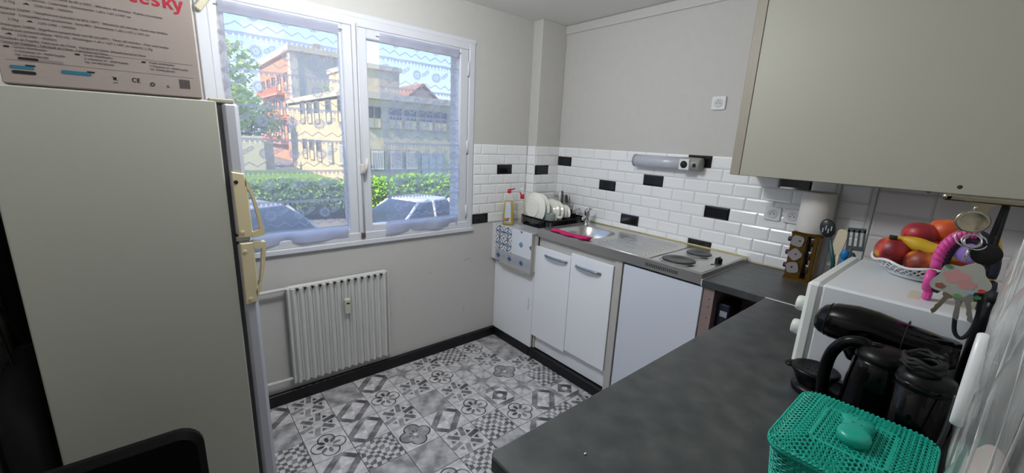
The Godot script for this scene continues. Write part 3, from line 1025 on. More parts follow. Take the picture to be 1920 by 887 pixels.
func build_dishes():
	var t := thing("dish_rack", "black plastic dish rack in the corner beside the sink", "dish rack", Vector3(-0.235, 0.983, 0.2))
	var hx := 0.205
	var hz := 0.172
	var fr := sh()
	fr.rows(rr_rows([[0.066, hx, hz, 0.03], [0.078, hx + 0.002, hz + 0.002, 0.03], [0.08, hx - 0.002, hz - 0.002, 0.028], [0.078, hx - 0.006, hz - 0.006, 0.026], [0.066, hx - 0.005, hz - 0.005, 0.026]]), true, false, false)
	obj("rim", fr.mesh(), M.plastic_black, t)
	obj("tray", sh().rows(rr_rows([[0.0, hx - 0.012, hz - 0.012, 0.03], [0.014, hx - 0.006, hz - 0.006, 0.03], [0.014, hx - 0.011, hz - 0.011, 0.03], [0.004, hx - 0.016, hz - 0.016, 0.03]])).mesh(), M.plastic_black, t)
	for k in 26:
		for sd in [-1.0, 1.0]:
			if k < 24: obj("slat", sh().box(Vector3(-hx + 0.02 + k * (2 * hx - 0.04) / 23, 0.04, sd * (hz - 0.004)), Vector3(0.006, 0.056, 0.004)).mesh(), M.plastic_black, t)
			if k < 19: obj("slat", sh().box(Vector3(sd * (hx - 0.004), 0.04, -hz + 0.02 + k * (2 * hz - 0.04) / 18), Vector3(0.004, 0.056, 0.006)).mesh(), M.plastic_black, t)
	for k in 9:
		for zz in [-0.06, 0.07]:
			obj("prong", sh().smooth().tube([Vector3(-0.17 + k * 0.035, 0.012, zz), Vector3(-0.168 + k * 0.035, 0.06, zz)], 0.0025, 6).mesh(), M.plastic_black, t)
	plate(-0.425, 0.999, 0.15, 0.126, -0.1, 0.018, "large cream dinner plate, frontmost in the dish rack, seen from below")
	plate(-0.385, 0.999, 0.16, 0.122, -0.1, 0.018, "large cream dinner plate standing just behind the frontmost one")
	plate(-0.29, 0.999, 0.185, 0.1, -0.16, 0.032, "deep cream soup plate in the middle of the rack")
	plate(-0.25, 0.999, 0.2, 0.094, -0.16, 0.03, "cream bowl-shaped plate right behind the soup plate")
	plate(-0.2, 0.999, 0.215, 0.078, -0.2, 0.016, "small beige saucer, first of the two rearmost dishes")
	plate(-0.165, 0.999, 0.225, 0.076, -0.2, 0.016, "small beige saucer at the very back of the row of dishes")
	var mug := thing("cup", "grey-green straight cup at the front corner of the dish rack", "cup", Vector3(-0.395, 0.998, 0.325))
	obj("body", sh().smooth().lathe([Vector2(0.03, 0), Vector2(0.034, 0.004), Vector2(0.037, 0.108), Vector2(0.036, 0.11), Vector2(0.034, 0.108), Vector2(0.031, 0.01), Vector2(0.002, 0.008)], 32).mesh(), M.grey_mug, mug)
	obj("foot", sh().smooth().lathe([Vector2(0.028, -0.002), Vector2(0.03, 0.001)], 24).mesh(), M.grey_mug, mug)
	var lid := thing("food_box", "small dark box with printed lid lying in the dish rack", "box", Vector3(-0.22, 0.999, 0.32))
	obj("body", sh().box(Vector3(0, 0.034, 0), Vector3(0.06, 0.068, 0.05), 0.005, Basis(Vector3.UP, 0.3)).mesh(), M.plastic_black, lid)
	obj("label", sh().box(Vector3(0, 0.069, 0), Vector3(0.04, 0.001, 0.034), 0.0, Basis(Vector3.UP, 0.3)).mesh(), mat("8d7f8a", 0.5), lid)
	single("spoon_rest", sh().smooth().ball(Vector3(0, 0.02, 0), Vector3(0.03, 0.012, 0.02), 16).mesh(), M.plate, "small cream dish lying behind the grey-green cup", "dish", Vector3(-0.3, 1.05, 0.325))
	# cutlery holder with knives and tools
	var h := thing("cutlery_holder", "black cutlery holder at the back of the dish rack", "holder", Vector3(-0.085, 0.998, 0.13))
	obj("cup", sh().rows(rr_rows([[0.0, 0.04, 0.1, 0.02], [0.1, 0.044, 0.104, 0.02], [0.1, 0.04, 0.1, 0.018], [0.01, 0.037, 0.096, 0.018]])).mesh(), M.plastic_black, h)
	obj("divider", sh().box(Vector3(0, 0.05, 0), Vector3(0.074, 0.09, 0.003)).mesh(), M.plastic_black, h)
	var sp := thing("spatula", "wide black kitchen spatula standing in the cutlery holder", "spatula", Vector3(-0.085, 1.03, 0.14))
	obj("blade", sh().prism(rrect(0.05, 0.05, 0.008, 3), -0.002, 0.002, Transform3D(Basis(Vector3.UP, 0.9), Vector3(0, 0.165, 0)), 0.001).mesh(), M.plastic_black, sp)
	obj("stem", sh().smooth().tube([Vector3(0.0, 0.0, 0.0), Vector3(0, 0.12, 0)], 0.005, 8).mesh(), M.plastic_black, sp)
	var kf := thing("kitchen_knife", "broad steel knife standing blade up in the cutlery holder", "knife", Vector3(-0.09, 1.03, 0.2))
	obj("blade", sh().prism(PackedVector2Array([Vector2(-0.014, 0.06), Vector2(0.012, 0.06), Vector2(0.014, 0.12), Vector2(0.004, 0.185), Vector2(-0.014, 0.195)]), -0.001, 0.001, Transform3D(Basis(Vector3.UP, -0.8), Vector3.ZERO)).mesh(), M.chrome, kf)
	obj("handle", sh().box(Vector3(0, 0.03, 0), Vector3(0.016, 0.07, 0.022), 0.004).mesh(), M.plastic_black, kf)
	var kf2 := thing("kitchen_knife", "thin pointed steel knife, rightmost in the cutlery holder", "knife", Vector3(-0.09, 1.03, 0.228))
	obj("blade", sh().prism(PackedVector2Array([Vector2(-0.008, 0.06), Vector2(0.008, 0.06), Vector2(0.007, 0.13), Vector2(-0.002, 0.2), Vector2(-0.008, 0.15)]), -0.001, 0.001, Transform3D(Basis(Vector3.UP, -0.6), Vector3.ZERO)).mesh(), M.chrome, kf2)
	obj("handle", sh().box(Vector3(0, 0.03, 0), Vector3(0.014, 0.07, 0.018), 0.004).mesh(), M.plastic_black, kf2)
	for k in 3:
		var fk := thing("fork", ["steel fork leaning at the left end of the cutlery holder", "steel fork between the left fork and the black spatula", "steel fork with yellow handle end leaning by the spatula"][k], "fork", Vector3(-0.09, 1.03, 0.05 + k * 0.028))
		obj("stem", sh().smooth().tube([Vector3(0, 0, 0), Vector3(0.004, 0.12, -0.006 * k), Vector3(0.006, 0.15, -0.008 * k)], 0.004, 8).mesh(), M.chrome if k < 2 else M.yellow, fk)
		for m in 3:
			obj("tine", sh().smooth().tube([Vector3(0.006 + (m - 1) * 0.006, 0.15, -0.008 * k), Vector3(0.007 + (m - 1) * 0.007, 0.195, -0.009 * k)], 0.0016, 6).mesh(), M.chrome, fk)
	var wg := thing("whisk", "small wire whisk lying on the rack's right end", "whisk", Vector3(-0.075, 1.06, 0.285))
	for k in 5:
		var a := PI * k / 5
		var pts := []
		for i in 13:
			var f := PI * i / 12
			pts.append(Basis(Vector3.RIGHT, 0.6) * Basis(Vector3.UP, a) * Vector3(cos(f) * 0.028, 0.02 + sin(f) * 0.06, 0.0))
		obj("wire", sh().smooth().tube(pts, 0.0014, 6).mesh(), M.chrome, wg)
	obj("handle", sh().smooth().tube([Vector3(0, 0.02, 0), Vector3(0, -0.02, 0.0)], 0.008, 10).mesh(), M.plastic_black, wg)
	# washing-up liquid
	var so := thing("soap_bottle", "clear bottle of yellow washing-up liquid with red cap beside the dish rack", "bottle", Vector3(-0.55, 0.983, 0.015))
	var prof := [[0.0, 0.042, 0.025, 0.02], [0.01, 0.047, 0.028, 0.022], [0.08, 0.046, 0.028, 0.022], [0.14, 0.042, 0.026, 0.02], [0.19, 0.037, 0.023, 0.02], [0.215, 0.03, 0.02, 0.018], [0.24, 0.015, 0.013, 0.011], [0.252, 0.012, 0.012, 0.011]]
	var body := sh().smooth().rows(rr_rows(prof)).mesh()
	var tb := Basis(Vector3.UP, -0.72)
	var o1 := obj("bottle", body, clear("f2f0e0", 0.07, 0.05), so)
	o1.basis = tb
	var lp := []
	for e in prof: if e[0] < 0.2: lp.append([maxf(e[0], 0.003), e[1] - 0.003, e[2] - 0.003, e[3] - 0.003])
	var o2 := obj("liquid", sh().smooth().rows(rr_rows(lp)).mesh(), mat("b4a000", 0.2), so)
	o2.basis = tb
	var lb := print_tex(64, 128, func(x, y):
		var c := Color(0.83, 0.84, 0.9)
		if y > 0.78 and y < 0.85: c = Color(0.85, 0.55, 0.2) if x < 0.5 else Color(0.8, 0.2, 0.25) if x < 0.8 else Color(0.9, 0.85, 0.4)
		elif y >= 0.86 and y < 0.96: c = Color(0.3, 0.42, 0.75) if x < 0.65 else Color(0.85, 0.8, 0.6)
		elif y > 0.2 and fposmod(y * 18.0, 1.0) < 0.4 and x > 0.15 and x < 0.8: c = Color(0.72, 0.74, 0.84)
		return c)
	var lm := mat("ffffff", 0.4)
	lm.albedo_texture = lb
	var ls := sh()
	ls.quad(Vector3(-0.028, 0.025, 0.0292), Vector3(0.022, 0.025, 0.0292), Vector3(0.014, 0.185, 0.0268), Vector3(-0.022, 0.185, 0.0268))
	var o3 := obj("label", ls.mesh(), lm, so)
	o3.basis = Basis(Vector3.UP, -0.72)
	var cp := sh().smooth().lathe([Vector2(0.014, 0.25), Vector2(0.016, 0.254), Vector2(0.015, 0.268), Vector2(0.012, 0.28), Vector2(0.002, 0.281)], 16)
	cp.tube([Vector3(0.0, 0.275, 0.0), Vector3(0.02, 0.279, 0.012), Vector3(0.04, 0.286, 0.02)], [0.007, 0.005, 0.004], 8)
	obj("cap", cp.mesh(), M.red, so)
	var sy := thing("spray_bottle", "spray bottle with white and red trigger head behind the large plate", "bottle", Vector3(-0.44, 0.983, 0.045))
	obj("bottle", sh().smooth().rows(rr_rows([[0.0, 0.03, 0.022, 0.016], [0.15, 0.03, 0.022, 0.016], [0.19, 0.014, 0.014, 0.012], [0.21, 0.012, 0.012, 0.011]])).mesh(), clear("e8e0c8", 0.25, 0.05), sy)
	obj("collar", sh().smooth().lathe([Vector2(0.016, 0.205), Vector2(0.016, 0.235), Vector2(0.01, 0.24)], 16).mesh(), M.red, sy)
	obj("trigger_head", sh().box(Vector3(-0.002, 0.262, 0.0), Vector3(0.024, 0.045, 0.02), 0.005, Basis(Vector3(0, 0, 1), 0.2)).mesh(), M.plastic_white, sy)
	obj("trigger", sh().box(Vector3(-0.02, 0.245, 0.0), Vector3(0.008, 0.03, 0.01), 0.003, Basis(Vector3(0, 0, 1), 0.4)).mesh(), M.red, sy)

# ---------------------------------------------------------------- worktops, wall fittings, wall cabinet
func build_counters():
	var w := thing("corner_worktop", "dark grey worktop in the corner, between the hotplates and the peninsula", "worktop", Vector3(-0.574, 0.96, 1.58))
	obj("top", sh().span(Vector3(-0.574, 0.96, 1.58), Vector3(-0.002, 0.998, 2.555), 0.003).mesh(), M.counter, w, -w.position)
	obj("end_strip", sh().span(Vector3(-0.576, 0.96, 1.5755), Vector3(-0.003, 0.997, 1.58), 0.001).mesh(), M.trim_white, w, -w.position)
	var p := thing("peninsula_worktop", "long dark grey mottled worktop of the peninsula in the foreground", "worktop", Vector3(-2.125, 0.96, 1.866))
	var poly := PackedVector2Array()
	var r := 0.012
	var x0 := -2.125
	var x1 := -0.58
	var z0 := 1.866
	var z1 := 2.55
	poly.append_array([Vector2(x0 + 0.006, z0 + 0.004), Vector2(x0 + r, z0), Vector2(x1, z0), Vector2(x1, z1), Vector2(x0, z1), Vector2(x0, z0 + r)])
	obj("top", sh().prism(poly, -0.998, -0.96, UPWARD, 0.003).mesh(), M.counter, p, -p.position)
	obj("joint_strip", sh().span(Vector3(-0.583, 0.975, 1.867), Vector3(-0.576, 1.0005, 2.553), 0.001).mesh(), M.trim_white, p, -p.position)
	obj("end_support", sh().span(Vector3(-2.0, 0.0, 2.0), Vector3(-1.97, 0.96, 2.53), 0.001).mesh(), M.carcass, p, -p.position)
	obj("rear_panel", sh().span(Vector3(-1.97, 0.0, 2.5), Vector3(-0.6, 0.96, 2.52), 0.001).mesh(), M.carcass, p, -p.position)
	single("crumb", sh().smooth().ball(Vector3.ZERO, Vector3(0.0035, 0.0018, 0.0022), 10).mesh(), M.plastic_white, "tiny white crumb lying on the peninsula worktop", "crumb", Vector3(-1.965, 0.9998, 1.991))
	# under the corner worktop
	var f := thing("side_board", "brownish chipboard upright beside the white panel below the corner worktop", "board", Vector3(-0.55, 0.0, 1.59))
	obj("board", sh().span(Vector3(-0.556, 0.0, 1.586), Vector3(-0.02, 0.96, 1.64), 0.001).mesh(), mat("8d7a76", 0.6), f, -f.position)
	for y in [0.9, 0.86, 0.8]:
		obj("screw", sh().smooth().lathe([Vector2(0.003, 0), Vector2(0.001, 0.001)], 8, Vector3(-0.556, y, 1.62), Basis(Vector3(0, 0, 1), PI / 2)).mesh(), M.rubber, f, -f.position)
	var bag := thing("shopping_bag", "dark bag with brick red front standing below the corner worktop", "bag", Vector3(-0.4, 0.0, 1.79))
	obj("body", sh().smooth().rows(rr_rows([[0.0, 0.1, 0.08, 0.03], [0.3, 0.11, 0.085, 0.03], [0.66, 0.1, 0.07, 0.03], [0.86, 0.09, 0.05, 0.02]])).mesh(), mat("8a3428", 0.8), bag)
	obj("handle", sh().smooth().tube(curve([Vector3(-0.05, 0.85, 0), Vector3(-0.04, 0.92, 0), Vector3(0.04, 0.92, 0), Vector3(0.05, 0.85, 0)], 6), 0.006, 8).mesh(), M.navy, bag)
	var bin := thing("storage_box", "dark storage box with pale label below the corner worktop", "box", Vector3(-0.43, 0.0, 1.675))
	obj("body", sh().box(Vector3(0, 0.44, 0), Vector3(0.16, 0.88, 0.06), 0.006).mesh(), M.navy, bin)
	obj("label", sh().box(Vector3(-0.081, 0.83, 0.005), Vector3(0.002, 0.03, 0.035)).mesh(), mat("9aa0a8", 0.6), bin)
	# wall sockets
	var pos := [Vector3(0, 1.9015, 1.269), Vector3(-0.006, 1.3, 1.661), Vector3(-0.006, 1.3, 1.757)]
	var lab := ["white wall socket on the plain plaster above the tiles", "white wall socket on the tiles, left one of the pair by the paper roll", "white wall socket on the tiles, half hidden behind the paper roll"]
	for k in 3:
		var t := thing("wall_socket", lab[k], "socket", pos[k], 0.0, "wall sockets")
		t.basis = Basis(Vector3(0, 0, 1), Vector3(0, 1, 0), Vector3(-1, 0, 0))
		var pl := sh().prism(rrect(0.041, 0.039, 0.009, 5), 0.0, 0.012, Transform3D(), 0.003)
		obj("plate", pl.mesh(), M.plastic_white, t)
		var c := obj("insert", sh().smooth().lathe([Vector2(0.025, 0.0), Vector2(0.025, 0.014), Vector2(0.0215, 0.0145), Vector2(0.019, 0.0127), Vector2(0.018, 0.0125), Vector2(0.002, 0.0125)], 32, Vector3.ZERO, Basis(Vector3.RIGHT, PI / 2)).mesh(), mat("c9c8cc", 0.4), t)
		for q in [Vector2(-0.0095, 0), Vector2(0.0095, 0)]:
			obj("hole", sh().smooth().lathe([Vector2(0.0028, 0.0120), Vector2(0.0028, 0.0131), Vector2(0.0004, 0.0131)], 10, Vector3(q.x, q.y - 0.002, 0), Basis(Vector3.RIGHT, PI / 2)).mesh(), M.rubber, c)
		obj("earth_pin", sh().smooth().lathe([Vector2(0.0024, 0.012), Vector2(0.0024, 0.02), Vector2(0.0006, 0.021)], 10, Vector3(0, 0.01, 0), Basis(Vector3.RIGHT, PI / 2)).mesh(), M.chrome, c)
	# tube lamp with a socket at its end
	var l := thing("strip_lamp", "frosted tube wall lamp with built-in socket over the worktop tiles", "lamp", Vector3(-0.002, 1.535, 0.77))
	var along := Basis(Vector3.RIGHT, PI / 2)
	obj("mount", sh().span(Vector3(-0.03, -0.035, 0.01), Vector3(0, 0.035, 0.46), 0.004).mesh(), M.plastic_white, l)
	var diff := mat("b9bcc6", 0.25)
	obj("diffuser", sh().smooth().lathe([Vector2(0.036, 0.0), Vector2(0.041, 0.004), Vector2(0.041, 0.345), Vector2(0.036, 0.348)], 32, Vector3(-0.048, 0, 0.01), along).mesh(), diff, l)
	obj("end_cap", sh().smooth().lathe([Vector2(0.04, 0.0), Vector2(0.0425, 0.002), Vector2(0.0425, 0.012), Vector2(0.04, 0.013)], 32, Vector3(-0.048, 0, 0.0), along).mesh(), mat("8d9097", 0.3), l)
	var eb := obj("socket_block", sh().smooth().lathe([Vector2(0.041, 0.0), Vector2(0.042, 0.002), Vector2(0.042, 0.118), Vector2(0.038, 0.122), Vector2(0.002, 0.122)], 32, Vector3(-0.048, 0, 0.35), along).mesh(), mat("9b9a95", 0.4), l)
	obj("faceplate", sh().box(Vector3(-0.092, -0.002, 0.385), Vector3(0.02, 0.068, 0.066), 0.004).mesh(), M.plastic_white, eb)
	obj("socket_well", sh().smooth().lathe([Vector2(0.0225, 0.0), Vector2(0.0225, 0.0022), Vector2(0.002, 0.0022)], 24, Vector3(-0.1012, -0.002, 0.385), Basis(Vector3(0, 0, 1), PI / 2)).mesh(), M.rubber, eb)
	obj("pin", sh().smooth().lathe([Vector2(0.0025, 0.0), Vector2(0.0025, 0.006), Vector2(0.001, 0.007)], 8, Vector3(-0.1035, 0.006, 0.385), Basis(Vector3(0, 0, 1), PI / 2)).mesh(), M.chrome, eb)
	obj("switch", sh().box(Vector3(-0.089, -0.004, 0.445), Vector3(0.008, 0.022, 0.02), 0.002).mesh(), M.rubber, eb)
	# wall cabinet
	var c := thing("wall_cabinet", "large beige wall cabinet hanging above the corner worktop and microwave", "cabinet", Vector3(-0.33, 1.51, 1.527))
	var C := c.position
	obj("body", sh().span(Vector3(-0.34, 1.511, 1.53) - C, Vector3(-0.004, 2.5, 2.556) - C, 0.002).mesh(), M.beige_edge, c)
	obj("filler_strip", sh().span(Vector3(-0.36, 1.513, 1.54) - C, Vector3(-0.34, 2.5, 1.583) - C, 0.0015).mesh(), M.beige_edge, c)
	var d := obj("door", sh().span(Vector3(-0.36, 1.513, 1.5855) - C, Vector3(-0.341, 2.5, 2.553) - C, 0.002).mesh(), M.beige_panel, c)
	obj("screw_hole", sh().smooth().lathe([Vector2(0.0075, 0.0), Vector2(0.006, 0.0012), Vector2(0.001, 0.0012)], 20, Vector3(-0.36, 1.539, 2.345) - C, Basis(Vector3(0, 0, 1), PI / 2)).mesh(), mat("17302a", 0.5), d)
	obj("rusty_screw", sh().smooth().ball(Vector3(-0.352, 1.511, 2.268) - C, Vector3(0.004, 0.003, 0.007), 10).mesh(), mat("6b3a24", 0.8), d)

func build_counter_things():
	# spice rack with a paper roll on top
	var C := Vector3(-0.09, 0.998, 1.872)
	var t := thing("spice_rack", "gold metal spice rack standing below the paper roll", "spice rack", C)
	obj("base", sh().smooth(false).rows(rr_rows([[0.0, 0.068, 0.068, 0.006], [0.01, 0.068, 0.068, 0.006], [0.014, 0.064, 0.064, 0.006]])).mesh(), M.gold, t)
	obj("top", sh().rows(rr_rows([[0.233, 0.066, 0.066, 0.006], [0.243, 0.068, 0.068, 0.006], [0.247, 0.064, 0.064, 0.006]])).mesh(), M.gold, t)
	obj("post", sh().span(Vector3(-0.012, 0.01, -0.012), Vector3(0.012, 0.236, 0.012), 0.002).mesh(), M.brown_dark, t)
	# panels that split the rack in four bays
	obj("panel", sh().span(Vector3(-0.064, 0.012, 0.0), Vector3(-0.01, 0.236, 0.004)).mesh(), M.gold, t)
	obj("panel", sh().span(Vector3(-0.062, 0.012, 0.056), Vector3(-0.01, 0.236, 0.062)).mesh(), M.gold, t)
	obj("panel", sh().span(Vector3(-0.064, 0.012, 0.034), Vector3(-0.05, 0.236, 0.05)).mesh(), M.gold, t)
	obj("panel", sh().span(Vector3(-0.062, 0.012, -0.064), Vector3(-0.058, 0.236, 0.0)).mesh(), M.gold, t)
	obj("panel", sh().span(Vector3(0.01, 0.012, -0.064), Vector3(0.062, 0.236, -0.06)).mesh(), M.gold, t)
	var hexa := PackedVector2Array()
	for k in 24:
		var a := TAU * k / 24
		var rr := 0.029 * (1.0 + 0.09 * cos(a * 4.0))
		hexa.append(Vector2(cos(a) * rr, sin(a) * rr))
	var words := ["topmost", "middle", "lowest"]
	for k in 3:
		var y: float = 0.202 - k * 0.07
		var j := thing("spice_jar", "%s spice jar in the left column of the gold rack, grey lid facing out" % words[k], "spice jar", C + Vector3(-0.03, y, -0.032), 0.0, "spice jars in the gold rack")
		j.basis = Basis(Vector3(0, 0, 1), Vector3(0, 1, 0), Vector3(-1, 0, 0))
		obj("glass", sh().smooth().lathe([Vector2(0.021, -0.01), Vector2(0.022, 0.0), Vector2(0.022, 0.03)], 20, Vector3.ZERO, Basis(Vector3.RIGHT, PI / 2)).mesh(), mat("5a3a1c", 0.2), j)
		var ld := obj("lid", sh().prism(hexa, 0.032, 0.045, Transform3D(Basis(Vector3(0, 0, 1), 0.6 + k), Vector3.ZERO), 0.002).mesh(), mat("8f8a8c", 0.4), j)
		obj("hole", sh().smooth().lathe([Vector2(0.005, 0.045), Vector2(0.004, 0.0457), Vector2(0.0005, 0.0457)], 12, Vector3(0.01 - 0.006 * k, 0.003, 0), Basis(Vector3.RIGHT, PI / 2)).mesh(), M.gold if k < 2 else M.brown_dark, ld)
		var s := thing("spice_jar", "%s spice jar on the window side of the rack, only its purple cap showing" % words[k], "spice jar", C + Vector3(-0.03, y - 0.002, -0.066), PI, "spice jars in the gold rack")
		obj("cap", sh().smooth().lathe([Vector2(0.012, 0.0), Vector2(0.013, 0.003), Vector2(0.013, 0.016), Vector2(0.011, 0.018), Vector2(0.001, 0.018)], 16, Vector3.ZERO, Basis(Vector3.RIGHT, PI / 2)).mesh(), mat("41203c", 0.4), s)
		obj("rim", sh().smooth().lathe([Vector2(0.015, -0.006), Vector2(0.016, 0.0), Vector2(0.013, 0.002)], 16, Vector3.ZERO, Basis(Vector3.RIGHT, PI / 2)).mesh(), M.gold, s)
		var d := thing("spice_jar", "%s spice jar in the dark right bay of the gold rack" % words[k], "spice jar", C + Vector3(-0.036, y - 0.022, 0.024), 0.0, "spice jars in the gold rack")
		obj("glass", sh().smooth().lathe([Vector2(0.012, 0.0), Vector2(0.0135, 0.003), Vector2(0.0135, 0.03), Vector2(0.01, 0.034)], 16).mesh(), mat("2c1d12", 0.1), d)
		obj("cap", sh().smooth().lathe([Vector2(0.011, 0.034), Vector2(0.0115, 0.035), Vector2(0.0115, 0.044), Vector2(0.001, 0.045)], 16).mesh(), mat("b9bcc0", 0.3, 0.6), d)
	var p := thing("paper_roll", "white kitchen paper roll standing on the gold spice rack", "paper roll", C + Vector3(0.0, 0.247, 0.002))
	var prof := []
	for e in [[0.0, 0.068], [0.003, 0.071], [0.2, 0.071], [0.204, 0.069], [0.204, 0.023], [0.15, 0.022]]: prof.append(Vector2(e[1], e[0]))
	obj("roll", sh().smooth().lathe(prof, 48).mesh(), M.paper, p)
	obj("core", sh().smooth().lathe([Vector2(0.022, 0.001), Vector2(0.022, 0.202), Vector2(0.0195, 0.202), Vector2(0.0195, 0.02)], 32).mesh(), mat("5a4a3a", 0.9), p)
	# utensil pot and what stands in it
	var U := Vector3(-0.3, 0.998, 2.035)
	var u := thing("utensil_pot", "grey utensil pot hidden behind the microwave", "pot", U)
	obj("pot", sh().smooth().lathe([Vector2(0.045, 0), Vector2(0.05, 0.003), Vector2(0.052, 0.075), Vector2(0.049, 0.075), Vector2(0.046, 0.006), Vector2(0.002, 0.005)], 28).mesh(), mat("9aa0a0", 0.4), u)
	var teal := mat("1d4a4c", 0.4)
	var a := thing("slotted_spoon", "dark slotted spoon with teal handle, leftmost behind the microwave", "spoon", U + Vector3(0, 0.01, -0.01))
	obj("handle", sh().smooth().tube([Vector3(0, 0, 0.01), Vector3(0, 0.15, 0.0), Vector3(0.0, 0.25, -0.03)], [0.008, 0.009, 0.006], 10, false, 0.6).mesh(), teal, a)
	var hd := obj("bowl", sh().smooth().ball(Vector3(0.0, 0.30, -0.048), Vector3(0.012, 0.042, 0.03), 20, Basis(Vector3.RIGHT, -0.3)).mesh(), mat("23282c", 0.35), a)
	for k in 4:
		obj("slot", sh().box(Vector3(-0.0118, 0.29 + 0.012 * (k % 2), -0.062 + k * 0.01), Vector3(0.002, 0.02, 0.004)).mesh(), mat("b9bcbc", 0.5), hd)
	var b := thing("spatula", "cream plastic spatula between the slotted spoon and the grey turner", "spatula", U + Vector3(0.005, 0.01, 0.0))
	obj("blade", sh().prism(rrect(0.021, 0.06, 0.016, 5), -0.005, 0.005, Transform3D(Basis(Vector3.UP, PI / 2) * Basis(Vector3(0, 0, 1), 0.12), Vector3(0, 0.245, -0.005)), 0.002).mesh(), mat("d6cbb0", 0.5), b)
	obj("handle", sh().smooth().tube([Vector3.ZERO, Vector3(0, 0.19, 0.0)], 0.007, 8).mesh(), mat("d6cbb0", 0.5), b)
	var g := thing("slotted_turner", "grey slotted turner, rightmost of the utensils behind the microwave", "turner", U + Vector3(0.0, 0.01, 0.02))
	var gm := mat("4d5355", 0.4)
	var gs := sh()
	var gt := Basis(Vector3.UP, PI / 2) * Basis(Vector3(0, 0, 1), -0.08)
	for k in 4: gs.box(gt * Vector3(-0.027 + k * 0.018, 0.0, 0) + Vector3(0, 0.275, 0.028), Vector3(0.008, 0.075, 0.003), 0.001, gt)
	for y in [-0.045, 0.035]: gs.box(gt * Vector3(0, y, 0) + Vector3(0, 0.275, 0.028), Vector3(0.062, 0.02, 0.003), 0.001, gt)
	obj("blade", gs.mesh(), gm, g)
	obj("handle", sh().smooth().tube([Vector3(0, 0, 0), Vector3(0, 0.23, 0.02)], 0.007, 8).mesh(), gm, g)
	var cb := thing("brush", "small blue and dark brush below the grey turner", "brush", U + Vector3(-0.02, 0.01, 0.02))
	obj("handle", sh().smooth().tube([Vector3.ZERO, Vector3(-0.005, 0.18, 0.005)], 0.008, 8).mesh(), mat("1573b5", 0.4), cb)
	obj("head", sh().smooth().ball(Vector3(-0.006, 0.2, 0.008), Vector3(0.012, 0.024, 0.016), 14).mesh(), mat("1573b5", 0.4), cb)
	obj("bristles", sh().smooth().ball(Vector3(-0.006, 0.195, 0.032), Vector3(0.012, 0.022, 0.014), 14).mesh(), mat("39434c", 0.9), cb)

	# microwave: front towards the window
	var m := thing("microwave", "white microwave oven on the peninsula, its side towards the room", "microwave", Vector3(-0.96, 0.998, 2.33))
	var mw := mat("d6dade", 0.35)
	var ml := mat("dfe2df", 0.35)
	obj("body", sh().span(Vector3(-0.24, 0.012, -0.155), Vector3(0.24, 0.282, 0.165), 0.006).mesh(), mw, m)
	var fr := obj("front", sh().span(Vector3(-0.243, 0.01, -0.19), Vector3(0.243, 0.284, -0.154), 0.01).mesh(), ml, m)
	obj("door_window", sh().span(Vector3(-0.1, 0.05, -0.1915), Vector3(0.22, 0.25, -0.189)).mesh(), M.gloss_black, fr)
	for y in [0.2, 0.125]:
		obj("knob", sh().smooth().lathe([Vector2(0.023, 0.0), Vector2(0.0225, 0.018), Vector2(0.02, 0.023), Vector2(0.002, 0.024)], 24, Vector3(-0.2, y, -0.19), Basis(Vector3.RIGHT, -PI / 2)).mesh(), mat("d5dad2", 0.35), fr)
	for x in [-0.2, 0.2]:
		for z in [-0.13, 0.13]: obj("foot", sh().smooth().lathe([Vector2(0.012, 0), Vector2(0.014, 0.013)], 12, Vector3(x, 0, z)).mesh(), M.rubber, m)
	obj("top_stain", sh().prism(rrect(0.05, 0.012, 0.011, 4), 0.2818, 0.2822, Transform3D(Basis(Vector3.RIGHT, -PI / 2), Vector3(-0.12, 0, 0.02))).mesh(), mat("cdc9b4", 0.5), m)
	build_fruit()
	build_machines()

